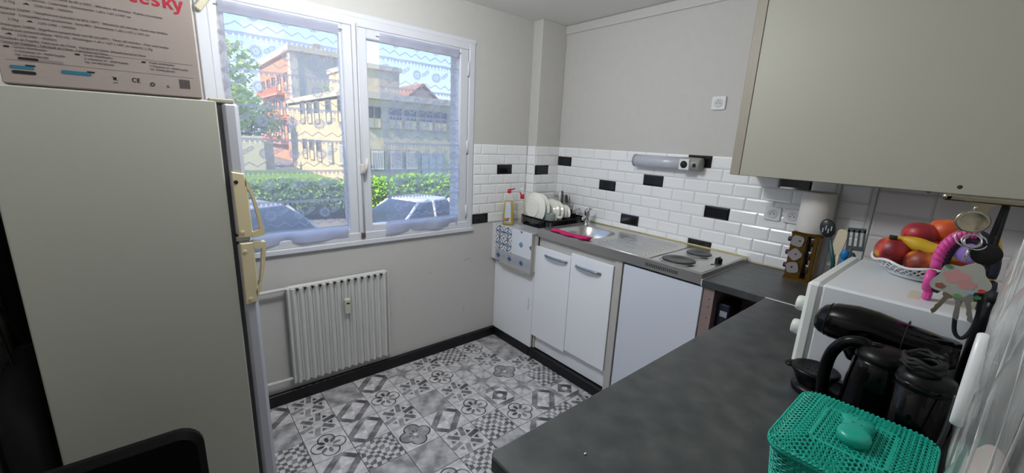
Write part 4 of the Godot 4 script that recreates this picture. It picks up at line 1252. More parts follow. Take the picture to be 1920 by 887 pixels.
func build_fruit():
	var B := Vector3(-0.835, 1.28, 2.338)
	var t := thing("fruit_bowl", "white openwork fruit bowl with wavy rim on the microwave", "bowl", B)
	var bm := mat("d9dde0", 0.25)
	var R := 0.122
	var wav := func(a: float) -> float: return 0.005 * sin(a * 7.0)
	var rings := []
	for e in [[0.0, 0.07], [0.003, 0.078], [0.018, 0.096]]:
		var ring := PackedVector3Array()
		for j in 72: ring.append(Vector3(cos(-TAU * j / 72) * e[1], e[0], sin(-TAU * j / 72) * e[1]))
		rings.append(ring)
	var inner := []
	for e in [[0.018, 0.093], [0.006, 0.076], [0.004, 0.06]]:
		var ring := PackedVector3Array()
		for j in 72: ring.append(Vector3(cos(-TAU * j / 72) * e[1], e[0], sin(-TAU * j / 72) * e[1]))
		inner.append(ring)
	obj("dish", sh().smooth().rows(rings + inner).mesh(), bm, t)
	for k in 40:
		for d in [-1.0, 1.0]:
			var pts := []
			for i in 4:
				var f := i / 3.0
				var a: float = TAU * k / 40 + d * f * TAU / 20
				pts.append(Vector3(cos(a) * lerpf(0.095, R - 0.002, f), 0.017 + f * 0.028 + f * wav.call(a), sin(a) * lerpf(0.095, R - 0.002, f)))
			obj("lattice_bar", sh().smooth().tube(pts, 0.0021, 6).mesh(), bm, t)
	var rim := []
	for j in 72:
		var a := TAU * j / 72
		rim.append(Vector3(cos(a) * R, 0.046 + wav.call(a), sin(a) * R))
	obj("rim", sh().smooth().tube(rim, 0.004, 8, true).mesh(), bm, t)
	var skins := []
	for c in [[Color("5c0f1c"), Color("b5322c"), Color("c98a3a")], [Color("7a1420"), Color("a81f2c"), Color("b8402c")], [Color("b8401f"), Color("cf5a24"), Color("d58a3a")], [Color("5a1414"), Color("b55a22"), Color("d9a03c")]]:
		var n := FastNoiseLite.new()
		n.seed = 7 + skins.size()
		n.frequency = 0.7
		n.fractal_octaves = 3
		var tx := print_tex(96, 64, func(x, y):
			var ph: float = (y - 0.5) * PI
			var s: float = clampf(0.45 + 0.9 * n.get_noise_3d(cos(x * TAU) * cos(ph), sin(ph), sin(x * TAU) * cos(ph)) + 0.18 * cos(x * TAU), 0, 1)
			return c[0].lerp(c[1], clampf(s * 1.6, 0, 1)).lerp(c[2], clampf(s * 2.6 - 1.5, 0, 1)))
		var m := mat("ffffff", 0.42)
		m.albedo_texture = tx
		skins.append(m)
	var list := [
		[Vector3(-0.855, 1.35, 2.268), 0.05, 0, "red nectarine at the left edge of the fruit bowl", 0.3],
		[Vector3(-0.80, 1.404, 2.308), 0.043, 1, "dark red nectarine on top of the fruit, at the back", 2.0],
		[Vector3(-0.77, 1.42, 2.36), 0.044, 2, "orange-red apricot-coloured nectarine, topmost at the back right", 1.0],
		[Vector3(-0.80, 1.358, 2.335), 0.045, 1, "red nectarine lying under the banana", 4.0],
		[Vector3(-0.905, 1.337, 2.337), 0.042, 3, "yellow and red nectarine at the front of the bowl", 5.2],
		[Vector3(-0.76, 1.34, 2.4), 0.044, 2, "orange nectarine at the right of the bowl, behind the keys", 2.6]]
	for e in list:
		var f := thing("nectarine", e[3], "nectarine", e[0] - Vector3(0, e[1] * 0.95, 0), e[4], "nectarines in the fruit bowl")
		var r: float = e[1]
		var rr := []
		for i in 17:
			var ph := -PI / 2 + PI * i / 16.0
			var ring := PackedVector3Array()
			for j in 32:
				var a := -TAU * j / 32
				var cr := 1.0 - 0.07 * exp(-pow(wrapf(a + PI, -PI, PI) / 0.18, 2.0)) * cos(ph * 0.8)
				var q := maxf(cos(ph), 0.02) * r * cr
				var yy := r * 0.95 + sin(ph) * r * 0.95 - (0.012 * exp(-pow((PI / 2 - ph) / 0.3, 2.0)))
				ring.append(Vector3(cos(a) * q, yy, sin(a) * q))
			rr.append(ring)
		obj("flesh", sh().smooth().rows(rr, true, true, true, true).mesh(), skins[e[2]], f)
		obj("stem_scar", sh().smooth().lathe([Vector2(0.005, 0.0), Vector2(0.003, 0.003), Vector2(0.0005, 0.003)], 10, Vector3(0, r * 1.9 - 0.014, 0)).mesh(), mat("3a2a1c", 0.9), f)
	var b := thing("banana", "ripe yellow banana with dark stem lying on the nectarines", "banana", Vector3(-0.87, 1.36, 2.32))
	var pts := curve([Vector3(-0.012, 0.035, -0.052), Vector3(-0.008, 0.034, -0.035), Vector3(-0.006, 0.022, 0.0), Vector3(-0.01, 0.012, 0.045), Vector3(-0.005, 0.02, 0.095), Vector3(0.0, 0.03, 0.115)], 5)
	var rad := []
	for i in pts.size():
		var f := float(i) / (pts.size() - 1)
		rad.append(0.0055 + 0.0165 * smoothstep(0.1, 0.4, f) * (1.0 - smoothstep(0.85, 1.02, f)))
	obj("peel", sh().smooth().tube(pts, rad, 10).mesh(), mat("c7a01c", 0.5), b)
	obj("stem", sh().smooth().tube([Vector3(-0.012, 0.035, -0.052), Vector3(-0.015, 0.035, -0.07)], [0.006, 0.007], 8).mesh(), mat("2a2414", 0.8), b)
	obj("tip", sh().smooth().ball(Vector3(0.0, 0.03, 0.117), Vector3(0.005, 0.005, 0.005), 8).mesh(), mat("2a2414", 0.8), b)

func build_machines():
	# pod coffee machine, spout towards the window
	var C := Vector3(-1.272, 0.998, 2.3)
	var t := thing("coffee_machine", "black glossy coffee machine with long domed head beside the microwave", "coffee machine", C)
	obj("base", sh().smooth().rows(rr_rows([[0.0, 0.06, 0.13, 0.058], [0.012, 0.062, 0.132, 0.058], [0.02, 0.056, 0.126, 0.05]])).mesh(), M.plastic_black, t)
	var tr := obj("drip_tray", sh().smooth().lathe([Vector2(0.035, 0.018), Vector2(0.05, 0.05), Vector2(0.056, 0.058), Vector2(0.056, 0.064), Vector2(0.05, 0.067), Vector2(0.04, 0.064), Vector2(0.002, 0.064)], 32, Vector3(0, 0, -0.085)).mesh(), M.plastic_black, t)
	for k in 6:
		for q in 2: obj("slot", sh().box(Vector3(-0.012 + q * 0.022, 0.0646, -0.11 + k * 0.011), Vector3(0.017, 0.001, 0.005)).mesh(), M.rubber, tr)
	obj("tray_lip", sh().smooth().ball(Vector3(-0.006, 0.058, -0.14), Vector3(0.02, 0.008, 0.016), 14).mesh(), M.plastic_black, tr)
	obj("column", sh().smooth().rows(rr_rows([[0.015, 0.05, 0.05, 0.03], [0.1, 0.044, 0.045, 0.03], [0.19, 0.048, 0.06, 0.03], [0.235, 0.046, 0.07, 0.03]], Vector3(0, 0, 0.085))).mesh(), M.gloss_black, t)
	# the head is lofted along z
	var rings := []
	for e in [[-0.112, 0.205, 0.012, 0.014], [-0.107, 0.206, 0.026, 0.026], [-0.095, 0.21, 0.04, 0.038], [-0.07, 0.213, 0.05, 0.047], [-0.03, 0.216, 0.056, 0.05], [0.01, 0.218, 0.056, 0.046], [0.05, 0.214, 0.054, 0.042], [0.1, 0.212, 0.052, 0.037], [0.14, 0.208, 0.05, 0.034], [0.155, 0.205, 0.03, 0.02]]:
		var ring := PackedVector3Array()
		for j in 32:
			var a := TAU * j / 32
			ring.append(Vector3(cos(a) * e[2], e[1] + sin(a) * e[3], e[0]))
		rings.append(ring)
	var hd := obj("head", sh().smooth().rows(rings).mesh(), M.gloss_black, t)
	obj("lid_seam", sh().smooth().tube(arc_pts(Vector3(0, 0.2175, 0.065), 0.0545, 0.0425), 0.0012, 6).mesh(), M.rubber, hd)
	obj("nose_seam", sh().smooth().tube(arc_pts(Vector3(0, 0.212, -0.082), 0.0462, 0.0432), 0.001, 6).mesh(), M.rubber, hd)
	obj("spout", sh().smooth().lathe([Vector2(0.008, 0.145), Vector2(0.01, 0.15), Vector2(0.011, 0.175)], 14, Vector3(0, 0, -0.05)).mesh(), M.steel, t)
	obj("spout_housing", sh().smooth().rows(rr_rows([[0.13, 0.022, 0.026, 0.02], [0.15, 0.03, 0.036, 0.026], [0.18, 0.036, 0.046, 0.03]], Vector3(-0.005, 0, -0.005))).mesh(), M.gloss_black, t)
	# kettle with D handle
	var K := Vector3(-1.405, 0.998, 2.352)
	var k := thing("electric_kettle", "black glossy electric kettle with large loop handle behind the teal basket", "kettle", K)
	obj("base", sh().smooth().lathe([Vector2(0.062, 0), Vector2(0.064, 0.004), Vector2(0.063, 0.016), Vector2(0.05, 0.02)], 40).mesh(), M.plastic_black, k)
	obj("body", sh().smooth().lathe([Vector2(0.056, 0.02), Vector2(0.061, 0.026), Vector2(0.061, 0.07), Vector2(0.058, 0.14), Vector2(0.054, 0.18), Vector2(0.051, 0.2)], 48).mesh(), M.gloss_black, k)
	var ld := obj("lid", sh().smooth().lathe([Vector2(0.052, 0.2), Vector2(0.051, 0.21), Vector2(0.042, 0.222), Vector2(0.02, 0.228), Vector2(0.001, 0.229)], 40).mesh(), M.plastic_black, k)
	obj("lid_button", sh().smooth().ball(Vector3(0, 0.229, -0.02), Vector3(0.012, 0.005, 0.012), 14).mesh(), M.gloss_black, ld)
	var hp := curve([Vector3(0, 0.215, -0.02), Vector3(0, 0.224, -0.045), Vector3(0, 0.21, -0.075), Vector3(0, 0.17, -0.094), Vector3(0, 0.1, -0.096), Vector3(0, 0.05, -0.086), Vector3(0, 0.035, -0.058)], 6)
	obj("handle", sh().smooth().tube(hp, 0.013, 14, false, 1.0).mesh(), M.gloss_black, k)
	obj("spout", sh().smooth().rows(rr_rows([[0.15, 0.012, 0.012, 0.01], [0.18, 0.018, 0.02, 0.012], [0.2, 0.02, 0.026, 0.012]], Vector3(0, 0, 0.045))).mesh(), M.plastic_black, k)
	# second round black appliance at the back with its cable coiled on top
	var G := Vector3(-1.472, 0.998, 2.42)
	var g := thing("coffee_grinder", "narrow black glossy appliance at the back of the peninsula, right of the kettle", "appliance", G)
	obj("bowl", sh().smooth().lathe([Vector2(0.036, 0), Vector2(0.04, 0.006), Vector2(0.041, 0.1), Vector2(0.043, 0.2)], 40).mesh(), M.gloss_black, g)
	obj("cover", sh().smooth().lathe([Vector2(0.043, 0.2), Vector2(0.045, 0.206), Vector2(0.042, 0.222), Vector2(0.03, 0.23), Vector2(0.001, 0.232)], 40).mesh(), M.plastic_black, g)
	obj("rim", sh().smooth().lathe([Vector2(0.043, 0.196), Vector2(0.0465, 0.2), Vector2(0.0465, 0.208), Vector2(0.043, 0.211)], 40, Vector3.ZERO, Basis(), 0.0, false, false).mesh(), M.gloss_black, g)
	var coil := []
	for i in 76:
		var a := TAU * i / 18.0
		coil.append(Vector3(0.034 * cos(a) + 0.004 * sin(i * 0.9), 0.24 + 0.0045 * (i / 18) + 0.003 * sin(i * 1.7), 0.03 * sin(a) - 0.01))
	single("power_cable", sh().smooth().tube(coil, 0.0042, 8).mesh(), M.rubber, "black power cable coiled on top of the narrow black appliance", "cable", G)
	single("power_cable", sh().smooth().tube(curve([Vector3(0, 0.22, 0), Vector3(-0.02, 0.15, 0.0), Vector3(-0.03, 0.06, -0.01), Vector3(-0.01, 0.004, -0.02), Vector3(0.06, 0.004, -0.03)], 7), 0.004, 8).mesh(), mat("1b1c1e", 0.45), "thin dark cable hanging down in front of the narrow black appliance", "cable", Vector3(-1.52, 0.999, 2.462))
	var bt := thing("bottle", "tall slim black bottle standing between the microwave and the plastic bag", "bottle", Vector3(-1.09, 1.28, 2.462))
	bt.position = Vector3(-1.226, 0.998, 2.478)
	obj("body", sh().smooth().lathe([Vector2(0.018, 0.0), Vector2(0.02, 0.004), Vector2(0.02, 0.29), Vector2(0.018, 0.31), Vector2(0.012, 0.325), Vector2(0.012, 0.34)], 24).mesh(), M.plastic_black, bt)
	obj("cap", sh().smooth().lathe([Vector2(0.014, 0.34), Vector2(0.014, 0.36), Vector2(0.002, 0.362)], 16).mesh(), M.rubber, bt)
	build_basket()
	build_keys()
	build_film()

func arc_pts(c: Vector3, rx: float, ry: float) -> Array:
	var out := []
	for j in 33:
		var a := TAU * j / 32
		out.append(c + Vector3(cos(a) * rx, sin(a) * ry, 0))
	return out

func build_basket():
	var B := Vector3(-1.66, 0.998, 2.357)
	var t := thing("lidded_basket", "teal woven plastic basket with lid and two-lobed knob on the peninsula", "basket", B)
	var hx := 0.128
	var hz := 0.102
	# walls: thin inner skin with openings is made of strands
	var s := sh()
	var ringpts := func(y: float, k: float) -> PackedVector3Array:
		var out := PackedVector3Array()
		for q in rrect(hx * k, hz * k, 0.035, 8): out.append(Vector3(q.x, y, -q.y))
		return out
	for i in 17:
		var y := 0.006 + i * 0.0062
		var k := 0.9 + 0.09 * y / 0.11
		var ring: PackedVector3Array = ringpts.call(y, k)
		var pts := []
		var dens := 4
		for j in ring.size():
			var a := ring[j]
			var b := ring[(j + 1) % ring.size()]
			var n := maxi(1, roundi(a.distance_to(b) / 0.006))
			for q in n:
				var p := a.lerp(b, float(q) / n)
				p.y += 0.0013 * (1.0 if (pts.size() + i) % 2 == 0 else -1.0)
				pts.append(p)
		s.tube(pts, 0.0016, 4, true)
	for j in 92:
		var f := float(j) / 92
		var r0: PackedVector3Array = ringpts.call(0.003, 0.9)
		var r1: PackedVector3Array = ringpts.call(0.112, 0.99)
		s.tube([ring_at(r0, f), ring_at(r1, f)], 0.0017, 4)
	var w := obj("woven_side", s.mesh(), M.teal, t)
	w.set_meta("kind", "stuff")
	obj("bottom", sh().prism(rrect(hx * 0.9, hz * 0.9, 0.033, 6), 0.0, 0.004, Transform3D(Basis(Vector3.RIGHT, -PI / 2), Vector3.ZERO)).mesh(), M.teal, t)
	var lid := obj("lid", sh().smooth().rows(rr_rows([[0.112, hx, hz, 0.036], [0.114, hx + 0.005, hz + 0.005, 0.038], [0.121, hx + 0.006, hz + 0.006, 0.039], [0.124, hx + 0.003, hz + 0.003, 0.038], [0.124, hx - 0.006, hz - 0.006, 0.034]], Vector3.ZERO, 8), true, false, false).mesh(), M.teal, t)
	# top: sloping outer field and a flat square in the middle
	var hgt := func(x: float, z: float) -> float:
		var d := maxf(absf(x) - 0.066, absf(z) - 0.052)
		return 0.1345 - clampf(d, 0.0, 0.06) * 0.17
	var inside := func(x: float, z: float) -> bool:
		var qx := maxf(absf(x) - (hx - 0.034), 0.0)
		var qz := maxf(absf(z) - (hz - 0.034), 0.0)
		return Vector2(qx, qz).length() < 0.034
	var top := sh()
	var pitch := 0.0058
	for i in 45:
		var x := -0.1276 + i * pitch
		var pts := []
		for j in 70:
			var z := -0.1035 + j * 0.003
			var off := 0.0011 * (1.0 if (int(j / 2) + i) % 2 == 0 else -1.0)
			if inside.call(x, z): pts.append(Vector3(x + off, hgt.call(x, z) + off * 0.7, z))
		if pts.size() > 2: top.tube(pts, 0.0015, 4)
	for j in 29:
		var z := -0.1015 + j * 0.00725
		var pts := []
		for i in 86:
			var x := -0.1275 + i * 0.003
			var off := 0.0012 * (1.0 if (int(i / 2) + j) % 2 == 0 else -1.0)
			if inside.call(x, z): pts.append(Vector3(x, hgt.call(x, z) - off * 0.7, z + off * 0.8))
		if pts.size() > 2: top.tube(pts, 0.0017, 4)
	var tw := obj("woven_top", top.mesh(), M.teal, lid)
	tw.set_meta("kind", "stuff")
	# smooth bands that frame the middle square, and twisted edge beads
	var fr := sh()
	var bands := [[Vector3(-0.067, 0, -0.053), Vector3(-0.067, 0, 0.053)], [Vector3(0.067, 0, -0.053), Vector3(0.067, 0, 0.053)], [Vector3(-0.067, 0, -0.053), Vector3(0.067, 0, -0.053)], [Vector3(-0.067, 0, 0.053), Vector3(0.067, 0, 0.053)]]
	for b in bands:
		var a: Vector3 = b[0]
		var c: Vector3 = b[1]
		fr.box((a + c) / 2 + Vector3(0, 0.1345, 0), Vector3(absf(c.x - a.x) + 0.006, 0.003, absf(c.z - a.z) + 0.006), 0.001)
	obj("square_band", fr.mesh(), M.teal, lid)
	var bead: PackedVector3Array = []
	for q in rrect(hx + 0.004, hz + 0.004, 0.038, 10): bead.append(Vector3(q.x, 0.123, -q.y))
	var bs := sh().smooth()
	for j in 110:
		var p := ring_at(bead, float(j) / 110)
		var p2 := ring_at(bead, fposmod((j + 1.2) / 110.0, 1.0))
		bs.tube([p + Vector3(0, -0.003, 0), (p + p2) / 2 + Vector3(0, 0.0028, 0), p2 + Vector3(0, -0.003, 0)], 0.0022, 5)
	var bo := obj("twisted_edge", bs.mesh(), M.teal, lid)
	bo.set_meta("kind", "stuff")
	# the knob: two round lobes with small pressed marks
	var kn := sh().smooth()
	var out := PackedVector2Array()
	for k in 56:
		# two round lobes side by side
		var a := TAU * k / 56
		var dx := absf(cos(a))
		var root := 0.025 * 0.025 - pow(0.025 * sin(a), 2.0)
		var r := 0.025 * dx + sqrt(maxf(root, 0.0))
		r = maxf(r, 0.0205)
		out.append(Vector2(cos(a) * r, sin(a) * r))
	var rings := []
	for e in [[0.134, 0.9], [0.142, 0.98], [0.15, 1.0], [0.155, 0.95], [0.158, 0.82], [0.1588, 0.4]]:
		var ring := PackedVector3Array()
		for q in out: ring.append(Vector3(q.x * e[1], e[0], -q.y * e[1]))
		rings.append(ring)
	var turn := Basis(Vector3.UP, 0.06)
	var ko := obj("knob", kn.rows(rings).mesh(), mat("15a08b", 0.3), lid)
	ko.basis = turn
	var mk := sh().smooth()
	for q in [Vector2(0.031, 0.008), Vector2(0.031, -0.008), Vector2(0.024, 0.0), Vector2(0.004, 0.006), Vector2(0.004, -0.006)]:
		mk.tube([Vector3(q.x - 0.002, 0.1585, q.y - 0.002), Vector3(q.x, 0.1592, q.y), Vector3(q.x + 0.002, 0.1585, q.y - 0.001)], 0.0011, 6)
	obj("pressed_marks", mk.mesh(), mat("0f8a78", 0.4), ko)

func ring_at(ring: PackedVector3Array, f: float) -> Vector3:
	# a point at the fraction f of the ring's length
	var total := 0.0
	for j in ring.size(): total += ring[j].distance_to(ring[(j + 1) % ring.size()])
	var want := fposmod(f, 1.0) * total
	for j in ring.size():
		var d := ring[j].distance_to(ring[(j + 1) % ring.size()])
		if want <= d and d > 0.0: return ring[j].lerp(ring[(j + 1) % ring.size()], want / d)
		want -= d
	return ring[0]

func build_keys():
	var h := thing("wall_hook", "nickel hook arm sticking out of the wall at the right, keys hanging on it", "hook", Vector3(-1.28, 1.5555, 2.56))
	obj("plate", sh().box(Vector3(0, -0.005, -0.003), Vector3(0.02, 0.06, 0.006), 0.002).mesh(), M.nickel, h)
	obj("arm", sh().span(Vector3(-0.006, -0.0065, -0.195), Vector3(0.006, 0.0055, -0.003), 0.003).mesh(), M.nickel, h)
	obj("rounded_tip", sh().smooth().tube([Vector3(-0.006, 0.001, -0.193), Vector3(0.006, 0.001, -0.193)], 0.0075, 14).mesh(), M.nickel, h)
	obj("neck", sh().prism(PackedVector2Array([Vector2(-0.163, -0.006), Vector2(-0.152, -0.014), Vector2(-0.15, -0.026), Vector2(-0.132, -0.026), Vector2(-0.128, -0.014), Vector2(-0.116, -0.006)]), -0.005, 0.005, Transform3D(Basis(Vector3(0, 0, 1), Vector3(0, 1, 0), Vector3(-1, 0, 0)), Vector3.ZERO), 0.002).mesh(), M.nickel, h)
	var k := thing("key_bunch", "bunch of keys with oval metal fob and frosted floral charm hanging on the hook", "keys", Vector3(-1.283, 1.51, 2.413))
	var face := Basis(Vector3.UP, -PI / 2 + 0.25)   # local z towards the camera side
	var f := obj("fob", sh().smooth().lathe([Vector2(0.024, -0.004), Vector2(0.0265, -0.002), Vector2(0.0265, 0.003), Vector2(0.024, 0.005), Vector2(0.0195, 0.004), Vector2(0.018, 0.0025), Vector2(0.001, 0.0025)], 36, Vector3.ZERO, face * Basis(Vector3.RIGHT, PI / 2) * Basis.from_scale(Vector3(1, 1, 0.9))).mesh(), M.nickel, k)
	obj("loop", sh().smooth().tube(ring_pts(Vector3(0, 0.026, 0.003), 0.0055, face), 0.0018, 8, true).mesh(), M.chrome, f)
	for e in [[Vector3(0.0, -0.036, 0.002), 0.02], [Vector3(0.004, -0.043, 0.014), 0.017], [Vector3(-0.004, -0.04, 0.008), 0.015]]:
		obj("split_ring", sh().smooth().tube(ring_pts(e[0], e[1], face * Basis(Vector3.RIGHT, -0.9 + e[1] * 20.0)), 0.0016, 8, true).mesh(), M.chrome, k)
	obj("charm_link", sh().smooth().tube([Vector3(0, -0.055, 0.008), Vector3(-0.002, -0.085, 0.006)], 0.003, 8).mesh(), M.chrome, k)
	# frosted charm: a blossom shape, local x along the picture's right
	var cp := PackedVector2Array()
	for j in 60:
		var a := TAU * j / 60
		var r := 0.037 * (1.0 + 0.13 * cos(5.0 * a + 0.7)) * (1.0 + 0.14 * cos(2.0 * a - 0.9))
		cp.append(Vector2(cos(a) * r, sin(a) * r * 1.06))
	var ct := Transform3D(Basis(Vector3.UP, -PI / 2), Vector3(-0.012, -0.126, 0.01))
	var cm := mat("aeb0a6", 0.35)
	cm.albedo_color.a = 0.86
	cm.transparency = BaseMaterial3D.TRANSPARENCY_ALPHA
	var ch := obj("charm", sh().prism(cp, -0.003, 0.003, Transform3D(), 0.001).mesh(), cm, k)
	ch.transform = ct
	var spots := [[Vector2(-0.007, 0.006), 0.02, "c08a8a"], [Vector2(0.01, -0.006), 0.014, "b98582"], [Vector2(-0.027, -0.019), 0.008, "8f5348"], [Vector2(0.033, -0.014), 0.0055, "c03226"], [Vector2(0.03, -0.029), 0.0055, "2f7a3c"], [Vector2(-0.022, 0.026), 0.0055, "4c7a55"], [Vector2(0.002, -0.034), 0.006, "58985a"], [Vector2(0.018, -0.02), 0.006, "8faab8"]]
	for e in spots:
		var sp := PackedVector2Array()
		for j in 24: sp.append(e[0] + Vector2(cos(TAU * j / 24), 0.75 * sin(TAU * j / 24)) * e[1] * (1.0 + 0.14 * sin(TAU * j / 24 * 5.0 + e[1] * 900.0)))
		obj("print", sh().prism(sp, 0.0025, 0.0033 + 0.0002 * ch.get_child_count()).mesh(), mat(e[2], 0.5), ch)
	for e in [[0.0, 0.35, M.nickel], [0.014, -0.1, M.steel_dark], [0.026, -0.28, M.steel_dark]]:
		var kt := Transform3D(Basis(Vector3.UP, -PI / 2) * Basis(Vector3(0, 0, 1), -e[1]), Vector3(-0.008 + 0.006 * e[1], -0.16, e[0]))
		var ky := sh()
		ky.prism(rrect(0.009, 0.011, 0.006, 4), -0.001, 0.001, kt)
		ky.prism(PackedVector2Array([Vector2(-0.0045, -0.008), Vector2(0.0045, -0.008), Vector2(0.0045, -0.05), Vector2(0.002, -0.056), Vector2(-0.0045, -0.05), Vector2(-0.003, -0.042), Vector2(-0.0045, -0.036), Vector2(-0.003, -0.028)]), -0.0009, 0.0009, kt)
		obj("key", ky.mesh(), e[2], k)
	var cord := thing("lanyard", "dark cord hanging from the hook below the keys", "cord", Vector3(-1.272, 1.5, 2.45))
	obj("cord", sh().smooth().tube(curve([Vector3(0, 0.05, 0.0), Vector3(0.0, -0.1, -0.01), Vector3(0, -0.17, -0.02), Vector3(0.004, -0.235, -0.014), Vector3(0.004, -0.246, 0.002), Vector3(0.004, -0.2, 0.012), Vector3(0, -0.1, 0.005), Vector3(0, 0.05, 0.004)], 6), 0.004, 8).mesh(), mat("14181a", 0.8), cord)
	obj("disc", sh().smooth().lathe([Vector2(0.022, -0.003), Vector2(0.0235, 0.0), Vector2(0.022, 0.003), Vector2(0.001, 0.003)], 28, Vector3(-0.004, -0.055, -0.004), Basis(Vector3(0, 0, 1), PI / 2)).mesh(), M.rubber, cord)
	# child's headphones standing on the microwave
	var hp := thing("headphones", "pink, lavender and dark blue headphones standing on the microwave behind the keys", "headphones", Vector3(-1.1, 1.28, 2.42))
	var band := []
	var lin := []
	for i in 25:
		var a := PI * 1.08 - PI * 1.16 * i / 24.0
		band.append(Vector3(0.0, 0.105 + sin(a) * 0.078, -cos(a) * -0.045))
		lin.append(Vector3(-0.001, 0.105 + sin(a) * 0.064, -cos(a) * -0.034))
	obj("headband", sh().smooth().tube(band.slice(0, 14), 0.0135, 10).mesh(), M.pink, hp)
	obj("headband", sh().smooth().tube(band.slice(13), 0.0125, 10).mesh(), M.navy, hp)
	obj("lining", sh().smooth().tube(lin, 0.0095, 10).mesh(), mat("2a1230", 0.8), hp)
	for i in range(2, 13):
		obj("ridge", sh().smooth().tube(ring_pts(band[i], 0.0138, Basis(Vector3.RIGHT, -PI + PI * 1.16 * i / 24.0 + PI / 2)), 0.0022, 6, true).mesh(), mat("c63a8a", 0.4), hp)
	for sd in [-1.0, 1.0]:
		var cu := obj("ear_cup", sh().smooth().lathe([Vector2(0.022, -0.01), Vector2(0.028, -0.006), Vector2(0.03, 0.004), Vector2(0.026, 0.01), Vector2(0.001, 0.012)], 28, Vector3(0, 0.05, sd * 0.05), Basis(Vector3.RIGHT, sd * PI / 2)).mesh(), M.pink if sd < 0 else M.navy, hp)
		obj("cushion", sh().smooth().lathe([Vector2(0.02, 0.0), Vector2(0.027, -0.004), Vector2(0.028, -0.012), Vector2(0.022, -0.016), Vector2(0.012, -0.01)], 28, Vector3(0, 0.05, sd * 0.042), Basis(Vector3.RIGHT, sd * PI / 2)).mesh(), M.navy, cu)
		obj("foot", sh().box(Vector3(0, 0.017, sd * 0.047), Vector3(0.03, 0.034, 0.018), 0.005).mesh(), M.pink if sd < 0 else M.navy, cu)
	obj("inner_pad", sh().smooth().ball(Vector3(0.004, 0.14, 0.0), Vector3(0.012, 0.03, 0.03), 18).mesh(), M.lavender, hp)
	var yp := thing("packet", "yellow food packet standing on the microwave behind the headphones", "packet", Vector3(-0.98, 1.281, 2.455))
	obj("pouch", sh().smooth().rows(rr_rows([[0.0, 0.035, 0.018, 0.01], [0.02, 0.037, 0.022, 0.012], [0.14, 0.037, 0.018, 0.012], [0.185, 0.037, 0.003, 0.002]])).mesh(), M.yellow, yp)
	obj("seal", sh().box(Vector3(0, 0.19, 0), Vector3(0.074, 0.014, 0.003)).mesh(), M.yellow, yp)

func ring_pts(c: Vector3, r: float, b: Basis) -> Array:
	var out := []
	for j in 24: out.append(c + b * Vector3(cos(TAU * j / 24) * r, sin(TAU * j / 24) * r, 0))
	return out

func build_film():
	# a tall clear plastic bag hanging from the hook at the near end of the partition
	var B := Vector3(-1.62, 0.999, 2.516)
	var t := thing("plastic_bag", "large crumpled clear plastic bag at the right edge, hanging beside the keys", "plastic bag", B)
	var n := FastNoiseLite.new()
	n.seed = 3
	n.frequency = 1.0
	n.fractal_octaves = 2
	var rings := []
	var rows_n := 40
	for i in rows_n:
		var f := float(i) / (rows_n - 1)
		var ring := PackedVector3Array()
		var hx := lerpf(0.29, 0.3, f) * (1.0 - 0.35 * smoothstep(0.85, 1.0, f))
		var hz := lerpf(0.041, 0.041, f) * (1.0 - 0.5 * smoothstep(0.8, 1.0, f))
		for j in 120:
			var a := -TAU * j / 120
			var d := Vector2(cos(a), sin(a))
			var sq := pow(pow(absf(d.x), 4.0) + pow(absf(d.y), 4.0), -0.25)
			var fold := 0.0045 * sin(a * 17.0 + f * 6.0) + 0.004 * n.get_noise_2d(a * 9.0, f * 3.0) + 0.008 * n.get_noise_2d(cos(a) * 5.0 + 9.0, f * 5.0)
			ring.append(Vector3(d.x * sq * (hx + fold), f * 0.56, d.y * sq * (hz + fold * 0.8)))
		rings.append(ring)
	var film := clear("eef0ee", 0.2, 0.2)
	film.metallic_specular = 0.6
	obj("film", sh().smooth().rows(rings, true, true, false).mesh(), film, t)
	# whitened creases running down the film
	var cs := sh().smooth()
	for k in 11:
		var a := PI * 0.66 + PI * 0.9 * k / 10.0 + 0.07 * sin(k * 4.1)
		var pts := []
		for i in 12:
			var f := i / 11.0
			var aa := a + 0.16 * sin(k * 2.3) * (f - 0.5) + 0.03 * sin(f * 9.0 + k)
			var d := Vector2(cos(aa), sin(aa))
			var sq := pow(pow(absf(d.x), 4.0) + pow(absf(d.y), 4.0), -0.25)
			pts.append(Vector3(d.x * sq * 0.292, 0.01 + f * 0.54, d.y * sq * 0.0405))
		var rad := []
		for i in 12: rad.append(0.0014 + 0.0014 * sin(i * 1.1 + k) * sin(k * 1.9))
		cs.tube(pts, rad, 6, false, 0.35)
	var cr := obj("crease", cs.mesh(), mat("d5d6d2", 0.4), t)
	cr.set_meta("kind", "stuff")
	var hd := []
	for j in 28:
		var a := TAU * j / 28
		hd.append(Vector3(-0.02 + cos(a) * 0.024 + sin(a) * 0.02, 0.3 + sin(a) * 0.07, -0.049))
	obj("carrying_handle", sh().smooth().tube(hd, 0.008, 10, true, 0.5).mesh(), M.plastic_white, t)
	single("wrapped_loaf", sh().smooth().ball(Vector3(0, 0.09, 0), Vector3(0.12, 0.09, 0.03), 24).mesh(), mat("b7a49c", 0.8), "beige wrapped pack inside the clear plastic bag", "pack", Vector3(-1.62, 1.003, 2.517))

